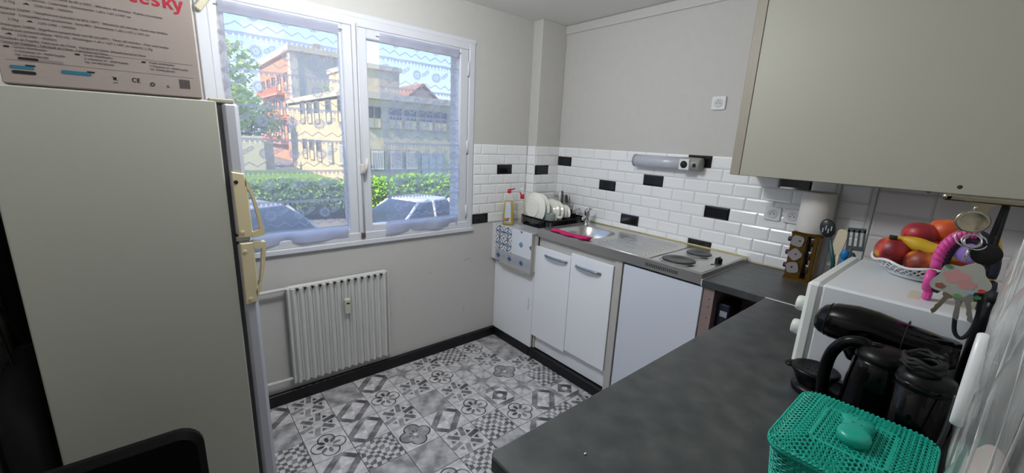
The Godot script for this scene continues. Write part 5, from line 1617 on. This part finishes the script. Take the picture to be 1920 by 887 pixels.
# ---------------------------------------------------------------- fridge side
func build_fridge():
	var F := Vector3(-2.665, 0.0, 0.46)
	var t := thing("fridge", "off-white two-door fridge freezer seen from its side, on the left", "fridge", F)
	obj("body", sh().span(Vector3(-2.92, 0.03, 0.17) - F, Vector3(-2.42, 1.715, 0.75) - F, 0.004).mesh(), M.fridge, t)
	obj("gasket", sh().span(Vector3(-2.42, 0.06, 0.176) - F, Vector3(-2.408, 1.712, 0.744) - F, 0.001).mesh(), mat("3a3a3c", 0.8), t)
	var d1 := obj("freezer_door", sh().span(Vector3(-2.408, 1.258, 0.17) - F, Vector3(-2.36, 1.715, 0.752) - F, 0.012).mesh(), M.fridge_door, t)
	var d2 := obj("fridge_door", sh().span(Vector3(-2.408, 0.05, 0.17) - F, Vector3(-2.36, 1.238, 0.752) - F, 0.012).mesh(), M.fridge_door, t)
	obj("hinge_cover", sh().span(Vector3(-2.44, 1.708, 0.69) - F, Vector3(-2.37, 1.724, 0.748) - F, 0.004).mesh(), mat("a3a18e", 0.5), t)
	obj("middle_hinge", sh().span(Vector3(-2.415, 1.238, 0.68) - F, Vector3(-2.365, 1.258, 0.74) - F, 0.003).mesh(), M.plastic_white, t)
	for e in [[d1, 1.0, 1.255, "upper"], [d2, -1.0, 1.236, "lower"]]:
		# plate against the door edge and an outward bow; the wide end is next to the gap
		var y0: float = e[2]
		var sg: float = e[1]
		var hs := sh()
		var plate_pts := PackedVector2Array([Vector2(-2.4, y0), Vector2(-2.358, y0), Vector2(-2.36, y0 + sg * 0.2), Vector2(-2.366, y0 + sg * 0.225), Vector2(-2.402, y0 + sg * 0.232)])
		hs.prism(plate_pts, 0.728, 0.76, Transform3D(Basis(), -F), 0.003)
		var bow := PackedVector2Array([Vector2(-2.36, y0 - sg * 0.004), Vector2(-2.322, y0 + sg * 0.004), Vector2(-2.32, y0 + sg * 0.012), Vector2(-2.332, y0 + sg * 0.1), Vector2(-2.352, y0 + sg * 0.18), Vector2(-2.364, y0 + sg * 0.215), Vector2(-2.366, y0 + sg * 0.185), Vector2(-2.351, y0 + sg * 0.15), Vector2(-2.341, y0 + sg * 0.09), Vector2(-2.334, y0 + sg * 0.026), Vector2(-2.36, y0 + sg * 0.018)])
		hs.prism(bow, 0.728, 0.76, Transform3D(Basis(), -F), 0.002)
		var h := obj("handle", hs.mesh(), M.ivory, e[0])
	for e in [[d1, Vector3(-2.392, 1.452, 0.7605)], [d2, Vector3(-2.388, 1.205, 0.7605)], [d2, Vector3(-2.386, 1.025, 0.7605)], [d1, Vector3(-2.388, 1.275, 0.7605)]]:
		obj("screw", sh().smooth().lathe([Vector2(0.0065, -0.001), Vector2(0.0065, 0.0012), Vector2(0.004, 0.0016), Vector2(0.0008, 0.0008)], 14, e[1] - F, Basis(Vector3.RIGHT, PI / 2)).mesh(), M.rubber if e[0] == d1 and e[1].y > 1.4 else M.ivory, e[0])
	for x in [-2.88, -2.46]:
		for z in [0.22, 0.7]: obj("foot", sh().smooth().lathe([Vector2(0.018, 0), Vector2(0.02, 0.032)], 12, Vector3(x, 0, z) - F).mesh(), M.rubber, t)
	# the printed appliance carton on top
	var B := Vector3(-2.659, 1.717, 0.60)
	var b := thing("appliance_carton", "worn appliance carton with small print and big red lettering on top of the fridge", "carton", B)
	var hw := 0.206
	obj("carton", sh().span(Vector3(-hw, 0.0, -0.15), Vector3(hw, 0.31, 0.148), 0.004).mesh(), M.card, b)
	obj("flap", sh().span(Vector3(-hw + 0.002, 0.003, 0.147), Vector3(hw - 0.002, 0.308, 0.1495), 0.001).mesh(), M.card, b)
	var zf := 0.1495
	var put := func(text: String, x: float, y: float, size: float, m: Material, bold := false, called := "print"):
		var o := obj(called, letters(text, size, 0.0004, bold), m, b, Vector3(x, y, zf + 0.0002))
		o.rotation.z = -0.012
		return o
	var red: MeshInstance3D = put.call("cecesky", 0.186, 0.237, 0.034, M.ink_red, true, "red_lettering")
	red.mesh.horizontal_alignment = HORIZONTAL_ALIGNMENT_RIGHT
	tag(red, "big red letters")
	var x0 := -hw + 0.014
	var lines := [
		[0.0, 0.222, "Potencia 1500W - Temperatura ajustable de 80 a 200ºC - Minutero: 60 minutos - Puerta con ventana"],
		[0.004, 0.209, "Compatible con accesorios - Capacidad - Dimensiones: 1,40 x 1107 x 1407 cm"],
		[0.02, 0.196, "2,7Kg"], [0.07, 0.196, "220V-240V ~ 50/60Hz"],
		[0.004, 0.18, "Puissance 1500W - Température ajustable de 80 à 200°C - Minuterie: 60 minutes - Porte avec fenêtre"],
		[0.006, 0.168, "Capacité - Compatible avec accessoires - Sans BPA - Dimensions: 1,40 x 1107 x 1407 cm"],
		[0.02, 0.155, "2,7Kg"], [0.07, 0.155, "220V-240V ~ 50/60Hz"],
		[0.006, 0.141, "Vermogen 1500W - Regelbare temperatuur van 80 tot 200°C - Timer: 60 minuten - Deur met venster"],
		[0.006, 0.13, "Mand met antiaanbaklaag - BPA-vrij - Afmetingen: 1,40 x 1107 x 1407 cm Gewicht: 2,7Kg"],
		[0.03, 0.119, "220V-240V ~ 50/60Hz"],
		[0.0, 0.109, "Diseñado en España. Fabricado en China - Designed in Spain. Manufactured in China"],
		[0.0, 0.1, "Conçu en Espagne - Fabriqué en Chine - Fabricado en China"]]
	for e in lines: put.call(e[2], x0 + e[0], e[1] - 0.002, 0.0052, M.ink)
	for e in [[0.056, 0.198], [0.056, 0.157], [0.016, 0.121]]:
		obj("arrow_mark", sh().prism(PackedVector2Array([Vector2(e[0] + x0 - 0.006, e[1]), Vector2(e[0] + x0 + 0.006, e[1] - 0.001), Vector2(e[0] + x0 + 0.002, e[1] + 0.004)]), zf, zf + 0.0005).mesh(), M.ink_black, b)
	for c in [[-0.185, 0.094], [-0.06, 0.094], [0.075, 0.094]]:
		put.call("Grupo distribuidor", c[0] + 0.012, c[1] - 0.006, 0.005, M.ink)
		put.call("C/ Industrial, 20 - 46000 España", c[0] + 0.012, c[1] - 0.015, 0.0045, M.ink)
		put.call("Tel: +34 900 000 000", c[0] + 0.012, c[1] - 0.024, 0.0045, M.ink)
		obj("bullet", sh().prism(rrect(0.005, 0.0022, 0.002, 3), 0.0, 0.0005, Transform3D(Basis(), Vector3(c[0], c[1] - 0.003, zf))).mesh(), M.ink_black, b)
	var ln := sh()
	ln.box(Vector3(0.0, 0.098, zf), Vector3(0.38, 0.0008, 0.0005)).box(Vector3(0.0, 0.06, zf), Vector3(0.38, 0.0008, 0.0005))
	obj("rule", ln.mesh(), M.ink, b)
	obj("dark_bar", sh().prism(rrect(0.018, 0.0032, 0.003, 3), 0.0, 0.0005, Transform3D(Basis(), Vector3(-0.152, 0.0655, zf))).mesh(), M.ink_black, b)
	obj("light_bar", sh().prism(rrect(0.024, 0.003, 0.0028, 3), 0.0, 0.0004, Transform3D(Basis(), Vector3(-0.113, 0.065, zf))).mesh(), mat("8d7f7c", 0.7), b)
	for e in [[-0.166, 0.043, 0.021, 0.0042, M.ink_teal], [-0.164, 0.031, 0.021, 0.0042, M.ink_black], [-0.151, 0.049, 0.009, 0.002, M.ink_black], [-0.068, 0.042, 0.029, 0.005, M.ink_teal], [-0.04, 0.048, 0.008, 0.002, M.ink_black]]:
		obj("badge", sh().prism(rrect(e[2], e[3], e[3] * 0.9, 4), 0.0, 0.0005, Transform3D(Basis(), Vector3(e[0], e[1], zf))).mesh(), e[4], b)
	put.call("CE", 0.042, 0.028, 0.012, M.ink_black, true)
	# struck-out bin, recycling mark, triangle, barcode
	var mk := sh()
	mk.box(Vector3(0.007, 0.037, zf), Vector3(0.007, 0.008, 0.0005)).box(Vector3(0.007, 0.026, zf), Vector3(0.01, 0.0016, 0.0005)).box(Vector3(0.007, 0.037, zf), Vector3(0.0012, 0.016, 0.0006), 0.0, Basis(Vector3(0, 0, 1), 0.8))
	obj("bin_mark", mk.mesh(), M.ink_black, b)
	obj("round_mark", sh().smooth().tube(ring_pts(Vector3(0.088, 0.031, zf), 0.0045, Basis()), 0.0012, 6, true).mesh(), M.ink_black, b)
	obj("triangle_mark", sh().prism(PackedVector2Array([Vector2(0.119, 0.026), Vector2(0.127, 0.026), Vector2(0.123, 0.034)]), zf, zf + 0.0005).mesh(), M.ink, b)
	var bc := sh()
	var x := 0.152
	while x < 0.178:
		var w := rng.randf_range(0.0004, 0.0012)
		bc.box(Vector3(x, 0.04, zf + 0.0003), Vector3(w, 0.026, 0.0005))
		x += w + 0.0008
	obj("barcode", bc.mesh(), M.ink, b)
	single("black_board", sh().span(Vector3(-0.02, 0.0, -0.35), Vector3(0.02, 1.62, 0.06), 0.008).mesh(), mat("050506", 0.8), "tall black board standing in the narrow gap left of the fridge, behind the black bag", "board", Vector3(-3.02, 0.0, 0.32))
	single("wooden_peg", sh().smooth().ball(Vector3.ZERO, Vector3(0.012, 0.006, 0.016), 14).mesh(), mat("8a6a48", 0.7), "small beige peg stuck on the black board beside the fridge", "peg", Vector3(-2.994, 0.73, 0.25))
	var hb := thing("bag", "black bag hanging in the dark gap between the fridge and the left wall", "bag", Vector3(-2.985, 0.4, 0.58))
	obj("body", sh().smooth().rows(rr_rows([[0.0, 0.04, 0.13, 0.03], [0.1, 0.05, 0.16, 0.04], [0.36, 0.05, 0.165, 0.045], [0.46, 0.042, 0.14, 0.04], [0.51, 0.025, 0.09, 0.02], [0.525, 0.01, 0.04, 0.01]])).mesh(), mat("060607", 0.9), hb)
	obj("strap", sh().smooth().tube(curve([Vector3(0, 0.5, -0.08), Vector3(-0.02, 0.64, -0.04), Vector3(-0.03, 0.7, 0.0), Vector3(-0.02, 0.64, 0.04), Vector3(0, 0.5, 0.08)], 5), 0.01, 8, false, 0.4).mesh(), M.rubber, hb)
	chair(Vector3(-2.78, 0, 1.12), 0.0, "black chair in front of the fridge, only its rounded backrest in view")

func chair(at: Vector3, turn: float, label: String):
	var t := thing("chair", label, "chair", at, turn)
	var m := mat("030304", 0.65)
	m.metallic_specular = 0.25
	# backrest: a rounded padded plate, its plane at local z = 0.2
	var ring := rrect(0.205, 0.17, 0.05, 6)
	var bt := Transform3D(Basis(Vector3.RIGHT, -0.1), Vector3(0, 0.76, 0.2))
	obj("backrest", sh().prism(ring, -0.022, 0.022, bt, 0.014).mesh(), m, t)
	obj("seat", sh().smooth().rows(rr_rows([[0.41, 0.19, 0.19, 0.05], [0.42, 0.21, 0.21, 0.06], [0.45, 0.212, 0.212, 0.06], [0.465, 0.2, 0.2, 0.06]])).mesh(), m, t)
	for sx in [-1.0, 1.0]:
		obj("leg", sh().smooth().tube([Vector3(sx * 0.19, 0.0, -0.19), Vector3(sx * 0.18, 0.42, -0.17)], 0.012, 10).mesh(), M.rubber, t)
		obj("leg", sh().smooth().tube([Vector3(sx * 0.19, 0.0, 0.2), Vector3(sx * 0.18, 0.42, 0.18), Vector3(sx * 0.175, 0.72, 0.185)], 0.012, 10).mesh(), M.rubber, t)

# ---------------------------------------------------------------- outside
func leaf_mesh(s: float) -> ArrayMesh:
	var q := sh()
	q.quad(Vector3(-s * 0.35, 0, 0), Vector3(0, -s * 0.12, s * 0.5), Vector3(s * 0.35, 0, 0), Vector3(0, s * 0.1, -s * 0.5))
	return q.mesh()

func leaves(parent: Node, called: String, count: int, size: float, m: Material, spot: Callable):
	var mm := MultiMesh.new()
	mm.transform_format = MultiMesh.TRANSFORM_3D
	mm.mesh = leaf_mesh(size)
	mm.instance_count = count
	for i in count:
		var b := Basis.from_euler(Vector3(rng.randf_range(-1.2, 1.2), rng.randf_range(0, TAU), rng.randf_range(-0.9, 0.9)))
		mm.set_instance_transform(i, Transform3D(b * rng.randf_range(0.7, 1.3), spot.call()))
	var o := MultiMeshInstance3D.new()
	o.name = called
	o.multimesh = mm
	o.material_override = m
	o.set_meta("kind", "stuff")
	parent.add_child(o, true)

func leafy(hex: String) -> StandardMaterial3D:
	var m := mat(hex, 0.6)
	m.backlight_enabled = true
	m.backlight = Color(hex).lightened(0.1)
	return m

func hedge(a: Vector3, b: Vector3, h: float, w: float, count: int, label: String, hexes: Array):
	var t := thing("hedge", label, "hedge", a)
	var d := b - a
	var n := FastNoiseLite.new()
	n.seed = int(a.x * 10.0) + 3
	n.frequency = 0.9
	var along := d.normalized()
	var across := along.cross(Vector3.UP)
	var rings := []
	for i in 25:
		var f := i / 24.0
		var ring := PackedVector3Array()
		for j in 20:
			var an := TAU * j / 20
			var k := 1.0 + 0.22 * n.get_noise_3d(f * d.length(), cos(an) * 2.0, sin(an) * 2.0)
			ring.append(d * f + across * cos(an) * w * 0.42 * k + Vector3.UP * (h * 0.5 + sin(an) * h * 0.46 * k))
		rings.append(ring)
	obj("branches", sh().smooth().rows(rings).mesh(), mat("2c4a1c", 0.9), t)
	for q in hexes.size():
		leaves(t, "foliage", count / hexes.size(), 0.13, leafy(hexes[q]), func():
			var f := rng.randf()
			var an := rng.randf_range(-0.4, PI + 0.4)
			var k := 1.0 + 0.3 * n.get_noise_3d(f * d.length(), cos(an) * 2.0, sin(an) * 2.0) + rng.randf_range(-0.06, 0.08)
			return d * f + across * cos(an) * w * 0.45 * k + Vector3.UP * (h * 0.5 + sin(an) * h * 0.5 * k))

func tree(at: Vector3, h: float, r: float, count: int, label: String, hexes: Array):
	var t := thing("tree", label, "tree", at, 0.0, "")
	obj("trunk", sh().smooth().tube([Vector3.ZERO, Vector3(0.1, h * 0.3, 0), Vector3(0.05, h * 0.62, 0.1), Vector3(0.1, h * 0.85, 0)], [r * 0.11, r * 0.085, r * 0.06, r * 0.02], 10).mesh(), mat("5b4a38", 0.9), t)
	var blobs := []
	for k in 11: blobs.append([Vector3(rng.randf_range(-0.6, 0.6) * r, h * rng.randf_range(0.42, 0.92), rng.randf_range(-0.6, 0.6) * r), r * rng.randf_range(0.35, 0.6)])
	var br := sh().smooth()
	for e in blobs: br.tube([Vector3(0.06, h * 0.4, 0), (e[0] + Vector3(0, h * 0.4, 0)) * Vector3(0.5, 0.5, 0.5), e[0]], [r * 0.04, r * 0.03, r * 0.01], 6)
	obj("branches", br.mesh(), mat("5b4a38", 0.9), t)
	for q in hexes.size():
		leaves(t, "foliage", count / hexes.size(), 0.26, leafy(hexes[q]), func():
			var e: Array = blobs[rng.randi() % blobs.size()]
			var v := Vector3(rng.randfn(), rng.randfn(), rng.randfn()).normalized()
			return e[0] + v * e[1] * pow(rng.randf(), 0.35) * Vector3(1, 0.8, 1))

# a window set into a wall; t places it, its own z is the wall's outward normal
func facade_window(parent: Node, t: Transform3D, w: float, h: float, bars: bool, parts: int, m_frame: Material, called := "window"):
	var s := sh()
	s.box(Vector3(0, h / 2 + 0.02, 0.02), Vector3(w + 0.12, 0.05, 0.08)).box(Vector3(0, -h / 2 - 0.03, 0.03), Vector3(w + 0.14, 0.06, 0.12))
	s.box(Vector3(-w / 2 - 0.03, 0, 0.02), Vector3(0.06, h, 0.1)).box(Vector3(w / 2 + 0.03, 0, 0.02), Vector3(0.06, h, 0.1))
	for k in range(1, parts): s.box(Vector3(-w / 2 + w * k / parts, 0, 0.02), Vector3(0.07, h, 0.06))
	var o := obj(called, s.mesh(), m_frame, parent)
	o.transform = t
	obj("pane", bx(Vector3(-w / 2, -h / 2, -0.02), Vector3(w / 2, h / 2, 0.005)), M.far_glass, o)
	if bars:
		var b := sh()
		for k in 9: b.box(Vector3(-w / 2 + w * (k + 0.5) / 9, 0, 0.1), Vector3(0.035, h, 0.035))
		for y in [-0.42, 0.42]: b.box(Vector3(0, y * h, 0.1), Vector3(w, 0.04, 0.03))
		obj("grille", b.mesh(), M.plastic_white, o)
	else:
		obj("blind", bx(Vector3(-w / 2, -h / 2, 0.006), Vector3(w / 2 * 0.96, h / 2 * -0.1, 0.012)), M.far_blind, o)

func car(at: Vector3, turn: float, paint: Material, label: String):
	var t := thing("car", label, "car", at, turn)
	var glassm := mat("2c343c", 0.08)
	# lower body along x, 4.1 m long
	var rings := []
	for e in [[-2.05, 0.35, 0.62, 0.62], [-1.95, 0.25, 0.8, 0.78], [-1.2, 0.2, 0.9, 0.84], [0.0, 0.2, 0.93, 0.85], [1.1, 0.2, 0.92, 0.85], [1.85, 0.25, 0.84, 0.8], [2.05, 0.35, 0.66, 0.64]]:
		var ring := PackedVector3Array()
		for q in rrect(e[3], (e[2] - e[1]) / 2, 0.14, 4): ring.append(Vector3(e[0], (e[1] + e[2]) / 2 + q.y, -q.x))
		rings.append(ring)
	obj("body", sh().smooth().rows(rings).mesh(), paint, t)
	# cabin
	var cab := []
	for e in [[0.88, 1.55, -1.15, 0.8], [1.2, 1.15, -0.95, 0.7], [1.42, 0.65, -0.75, 0.6], [1.47, 0.45, -0.6, 0.54]]:
		var ring := PackedVector3Array()
		for q in rrect((e[1] - e[2]) / 2, e[3], 0.12, 3): ring.append(Vector3((e[1] + e[2]) / 2 + q.x, e[0], -q.y))
		cab.append(ring)
	obj("glasshouse", sh().smooth().rows(cab).mesh(), glassm, t)
	obj("roof", sh().smooth().rows(rr_rows([[1.4, 0.68, 0.62, 0.12], [1.47, 0.62, 0.57, 0.12], [1.485, 0.5, 0.45, 0.12]], Vector3(-0.06, 0, 0))).mesh(), paint, t)
	for sd in [-1.0, 1.0]:
		var p := sh().smooth()
		p.tube([Vector3(1.5, 0.88, sd * 0.78), Vector3(0.62, 1.42, sd * 0.6)], 0.045, 8)
		p.tube([Vector3(0.1, 0.9, sd * 0.83), Vector3(0.0, 1.43, sd * 0.62)], 0.04, 8)
		p.tube([Vector3(-1.12, 0.9, sd * 0.8), Vector3(-0.72, 1.42, sd * 0.6)], 0.06, 8)
		obj("pillar", p.mesh(), paint, t)
		obj("mirror", sh().smooth().ball(Vector3(0.95, 0.98, sd * 0.95), Vector3(0.07, 0.06, 0.1), 12).mesh(), paint, t)
		for x in [-1.25, 1.3]:
			var w := obj("wheel", sh().smooth().lathe([Vector2(0.2, -0.1), Vector2(0.3, -0.1), Vector2(0.32, -0.05), Vector2(0.32, 0.06), Vector2(0.29, 0.1), Vector2(0.2, 0.1)], 28, Vector3(x, 0.32, sd * 0.76), Basis(Vector3.RIGHT, sd * PI / 2)).mesh(), M.rubber, t)
			obj("hub", sh().smooth().lathe([Vector2(0.2, 0.06), Vector2(0.18, 0.09), Vector2(0.02, 0.1)], 20, Vector3(x, 0.32, sd * 0.77), Basis(Vector3.RIGHT, sd * PI / 2)).mesh(), M.steel_dark, w)
	obj("headlamp", sh().smooth().ball(Vector3(1.95, 0.66, 0.6), Vector3(0.12, 0.08, 0.16), 12).ball(Vector3(1.95, 0.66, -0.6), Vector3(0.12, 0.08, 0.16), 12).mesh(), M.plastic_white, t)

func build_outside():
	M.far_glass = mat("3b4650", 0.1)
	M.far_blind = mat("cdbfa0", 0.7)
	var G := -1.67
	var grain := noise_tex(0.03, 4, Color(0.82, 0.82, 0.82), Color(1, 1, 1), 256, FastNoiseLite.TYPE_SIMPLEX_SMOOTH, 31)
	var render := worldly(mat("d2c4a8", 0.9), 0.2)
	render.albedo_texture = grain
	var ochre := worldly(mat("c99a7c", 0.9), 0.2)
	ochre.albedo_texture = grain
	var asphalt := worldly(mat("8b8986", 0.9), 0.3)
	asphalt.albedo_texture = grain
	struct("street", bx(Vector3(-60, G - 0.3, -90), Vector3(80, G, -1.5)), asphalt, "grey car park between the buildings")
	var grass := worldly(mat("6f9a35", 0.95), 0.5)
	grass.albedo_texture = grain
	single("lawn", bx(Vector3(-14, G, -36), Vector3(6.4, G + 0.06, -23)), grass, "strip of sunny lawn at the foot of the far building", "lawn")
	single("lawn", bx(Vector3(7.0, G, -22.9), Vector3(20, G + 0.06, -15.5)), grass, "lawn in front of the low cream building, behind the hedge", "lawn")
	# low L-shaped building
	var b := thing("apartment_building", "low cream two-storey building with barred lower windows seen through the window", "building", Vector3(6.6, G, -23))
	var O := b.position
	obj("wall", bx(Vector3(6.6, G, -23.4) - O, Vector3(26, 3.7, -23) - O), render, b)
	obj("wall", bx(Vector3(6.6, G, -40) - O, Vector3(7.0, 3.9, -23) - O), render, b)
	obj("ledge", bx(Vector3(6.4, 3.7, -23.5) - O, Vector3(26, 4.08, -22.75) - O), mat("b9b2a4", 0.9), b)
	obj("ledge", bx(Vector3(6.4, 3.9, -40) - O, Vector3(7.2, 4.25, -22.75) - O), mat("c9c0ae", 0.9), b)
	obj("plinth", bx(Vector3(6.55, G, -23.2) - O, Vector3(26, G + 0.6, -22.94) - O), mat("b3a68f", 0.9), b)
	obj("flat_roof", bx(Vector3(6.6, 3.75, -40) - O, Vector3(26, 3.9, -23.2) - O), mat("9a958c", 0.9), b)
	obj("upper_storey", bx(Vector3(6.9, 4.0, -29) - O, Vector3(9.6, 5.55, -23.6) - O), render, b)
	obj("parapet", bx(Vector3(6.8, 5.5, -29.1) - O, Vector3(9.75, 5.78, -23.5) - O), mat("c9c0ae", 0.9), b)
	var fr := mat("8d8474", 0.7)
	for k in 6:
		var x: float = [7.62, 9.0, 10.02, 11.15, 12.25, 13.6][k]
		var w: float = [0.78, 0.78, 0.78, 0.95, 0.95, 0.9][k]
		facade_window(b, Transform3D(Basis(), Vector3(x, 2.62, -22.99) - O), w, 1.2, false, 2, fr)
	for k in 3:
		facade_window(b, Transform3D(Basis(), Vector3([7.74, 8.98, 10.07][k], 0.02, -22.99) - O), 0.8, 1.22, true, 1, fr)
	var ent := obj("entrance", bx(Vector3(10.75, -1.3, -23.02) - O, Vector3(12.5, 0.45, -22.96) - O), mat("7d8288", 0.5), b)
	for k in 3: obj("door_leaf", bx(Vector3(10.82 + k * 0.56, -1.25, -22.96) - O, Vector3(11.32 + k * 0.56, 0.38, -22.92) - O), mat("9aa3ad", 0.3), ent)
	obj("vent_grille", bx(Vector3(7.63, -1.2, -22.95) - O, Vector3(7.94, -0.97, -22.9) - O), mat("8b8476", 0.8), b)
	var wt := Basis(Vector3.UP, -PI / 2)
	for y in [3.0, 0.2]:
		for k in 3: facade_window(b, Transform3D(wt, Vector3(6.59, y, -35.2 + k * 2.0) - O), 1.1, 1.5, false, 1, fr)
		for k in 2: facade_window(b, Transform3D(wt, Vector3(6.59, y, -28.4 + k * 2.6) - O), 1.0, 1.4, y < 1.0, 1, fr)
	# tall building with the sunlit orange side
	var h := thing("apartment_building", "tall building further back with an orange sunlit side and a chimney", "building", Vector3(8.26, G, -45))
	var H := h.position
	obj("wall", bx(Vector3(8.26, G, -45.4) - H, Vector3(13.4, 9.2, -45) - H), mat("c8bda8", 0.9), h)
	obj("side_wall", bx(Vector3(8.26, G, -62) - H, Vector3(8.7, 9.2, -45.4) - H), ochre, h)
	obj("roof_slab", bx(Vector3(7.9, 9.2, -62.5) - H, Vector3(13.7, 9.75, -44.6) - H), mat("d8cbb0", 0.9), h)
	obj("corner_pier", bx(Vector3(8.1, G, -46.0) - H, Vector3(8.8, 9.2, -44.9) - H), mat("d8ccb4", 0.9), h)
	obj("chimney", bx(Vector3(10.6, 9.7, -46.4) - H, Vector3(11.3, 10.4, -45.7) - H), mat("b9a68c", 0.9), h)
	for y in [6.6, 4.0, 1.4]:
		for k in 5: facade_window(h, Transform3D(wt, Vector3(8.25, y, -60.0 + k * 3.0) - H), 1.3, 1.6, false, 1, mat("8d5a42", 0.8))
		var bal := obj("balcony", bx(Vector3(7.5, y - 1.35, -60.8) - H, Vector3(8.26, y - 1.15, -49.0) - H), mat("c4907a", 0.9), h)
		obj("railing", bx(Vector3(7.5, y - 1.15, -60.8) - H, Vector3(7.56, y - 0.5, -49.0) - H), mat("b06a4c", 0.9), bal)
	# gabled house
	var g := thing("house", "gabled house with orange wall behind the low building", "house", Vector3(21, G, -48))
	obj("wall", sh().prism(PackedVector2Array([Vector2(0, 0), Vector2(6.4, 0), Vector2(6.4, 7.2), Vector2(3.2, 9.6), Vector2(0, 7.2)]), -6.0, 0.0).mesh(), mat("e0b590", 0.9), g)
	obj("orange_wall", bx(Vector3(-3.2, 0.0, -5.0), Vector3(0.0, 8.0, -0.5)), mat("d98a58", 0.9), g)
	obj("roof", sh().prism(PackedVector2Array([Vector2(-0.5, 6.7), Vector2(3.2, 9.5), Vector2(6.9, 6.7), Vector2(6.9, 7.0), Vector2(3.2, 9.9), Vector2(-0.5, 7.0)]), -6.3, 0.3).mesh(), mat("8a6a58", 0.9), g)
	obj("roof", bx(Vector3(-3.5, 8.0, -5.2), Vector3(0.3, 8.35, -0.2)), mat("d8b890", 0.9), g)
	# low wall with bright pillar in front of the lawn
	var lw := thing("garden_wall", "low pale wall with one bright post beyond the lawn", "wall", Vector3(-4.0, G, -37))
	obj("wall", bx(Vector3(-6, 0, 0), Vector3(8.5, 2.3, 0.3)), mat("a9a69e", 0.9), lw)
	obj("post", bx(Vector3(6.2, 0, 0.3), Vector3(7.8, 2.7, 0.6)), mat("e6dcc6", 0.9), lw)
	# greenery
	hedge(Vector3(2.2, G, -12.2), Vector3(8.6, G, -11.2), 1.75, 1.5, 5200, "bright green hedge behind the white car", ["8fbf2e", "6f9f2a", "a9cf3a"])
	hedge(Vector3(-2.6, G, -15.5), Vector3(3.6, G, -14.0), 1.45, 1.4, 4200, "loose hedge of mixed shrubs behind the grey car", ["7fa048", "5f8a3a", "9ab85a"])
	var shrub := thing("shrub", "yellow-green shrub at the left foot of the hedge, seen below the clear pane", "shrub", Vector3(1.35, G, -6.6))
	obj("stems", sh().smooth().tube([Vector3.ZERO, Vector3(0, 0.6, 0)], 0.05, 8).mesh(), mat("55512c", 0.9), shrub)
	leaves(shrub, "foliage", 260, 0.2, leafy("b8d020"), func():
		var v := Vector3(rng.randfn(), rng.randfn(), rng.randfn()).normalized()
		return Vector3(0, 0.62, 0) + v * Vector3(0.3, 0.26, 0.3) * pow(rng.randf(), 0.4))
	tree(Vector3(-0.6, G, -20.5), 8.0, 2.3, 3600, "light green tree at the left edge of the window", ["9cb85c", "7f9f48"])
	tree(Vector3(3.2, G, -40.0), 7.0, 3.0, 3200, "darker green tree in front of the orange building side", ["5f8748", "7a9a58"])
	tree(Vector3(10.9, G, -42.0), 8.2, 1.6, 1200, "small green crown rising over the flat roof", ["7fa050"])
	car(Vector3(3.25, G, -8.9), PI + 0.35, mat("c9ccd2", 0.25), "white car parked in front of the bright green hedge")
	car(Vector3(-1.1, G, -9.4), -1.15, mat("9a9ca0", 0.25), "grey car parked below the left half of the window")

func _ready():
	rng.seed = 20240607
	setup_view()
	make_materials()
	build_shell()
	build_window()
	var lace := lace_texture()
	curtain(-2.29, -1.742, 1.0, 2.215, lace, "lace net curtain on the left casement, partly hidden by the fridge", 1)
	curtain(-1.508, -0.95, 0.995, 2.215, lace, "lace net curtain on the right casement, leaving a strip of clear glass", 2)
	build_radiator()
	build_sink_run()
	build_dishes()
	build_counters()
	build_counter_things()
	build_fridge()
	build_outside()
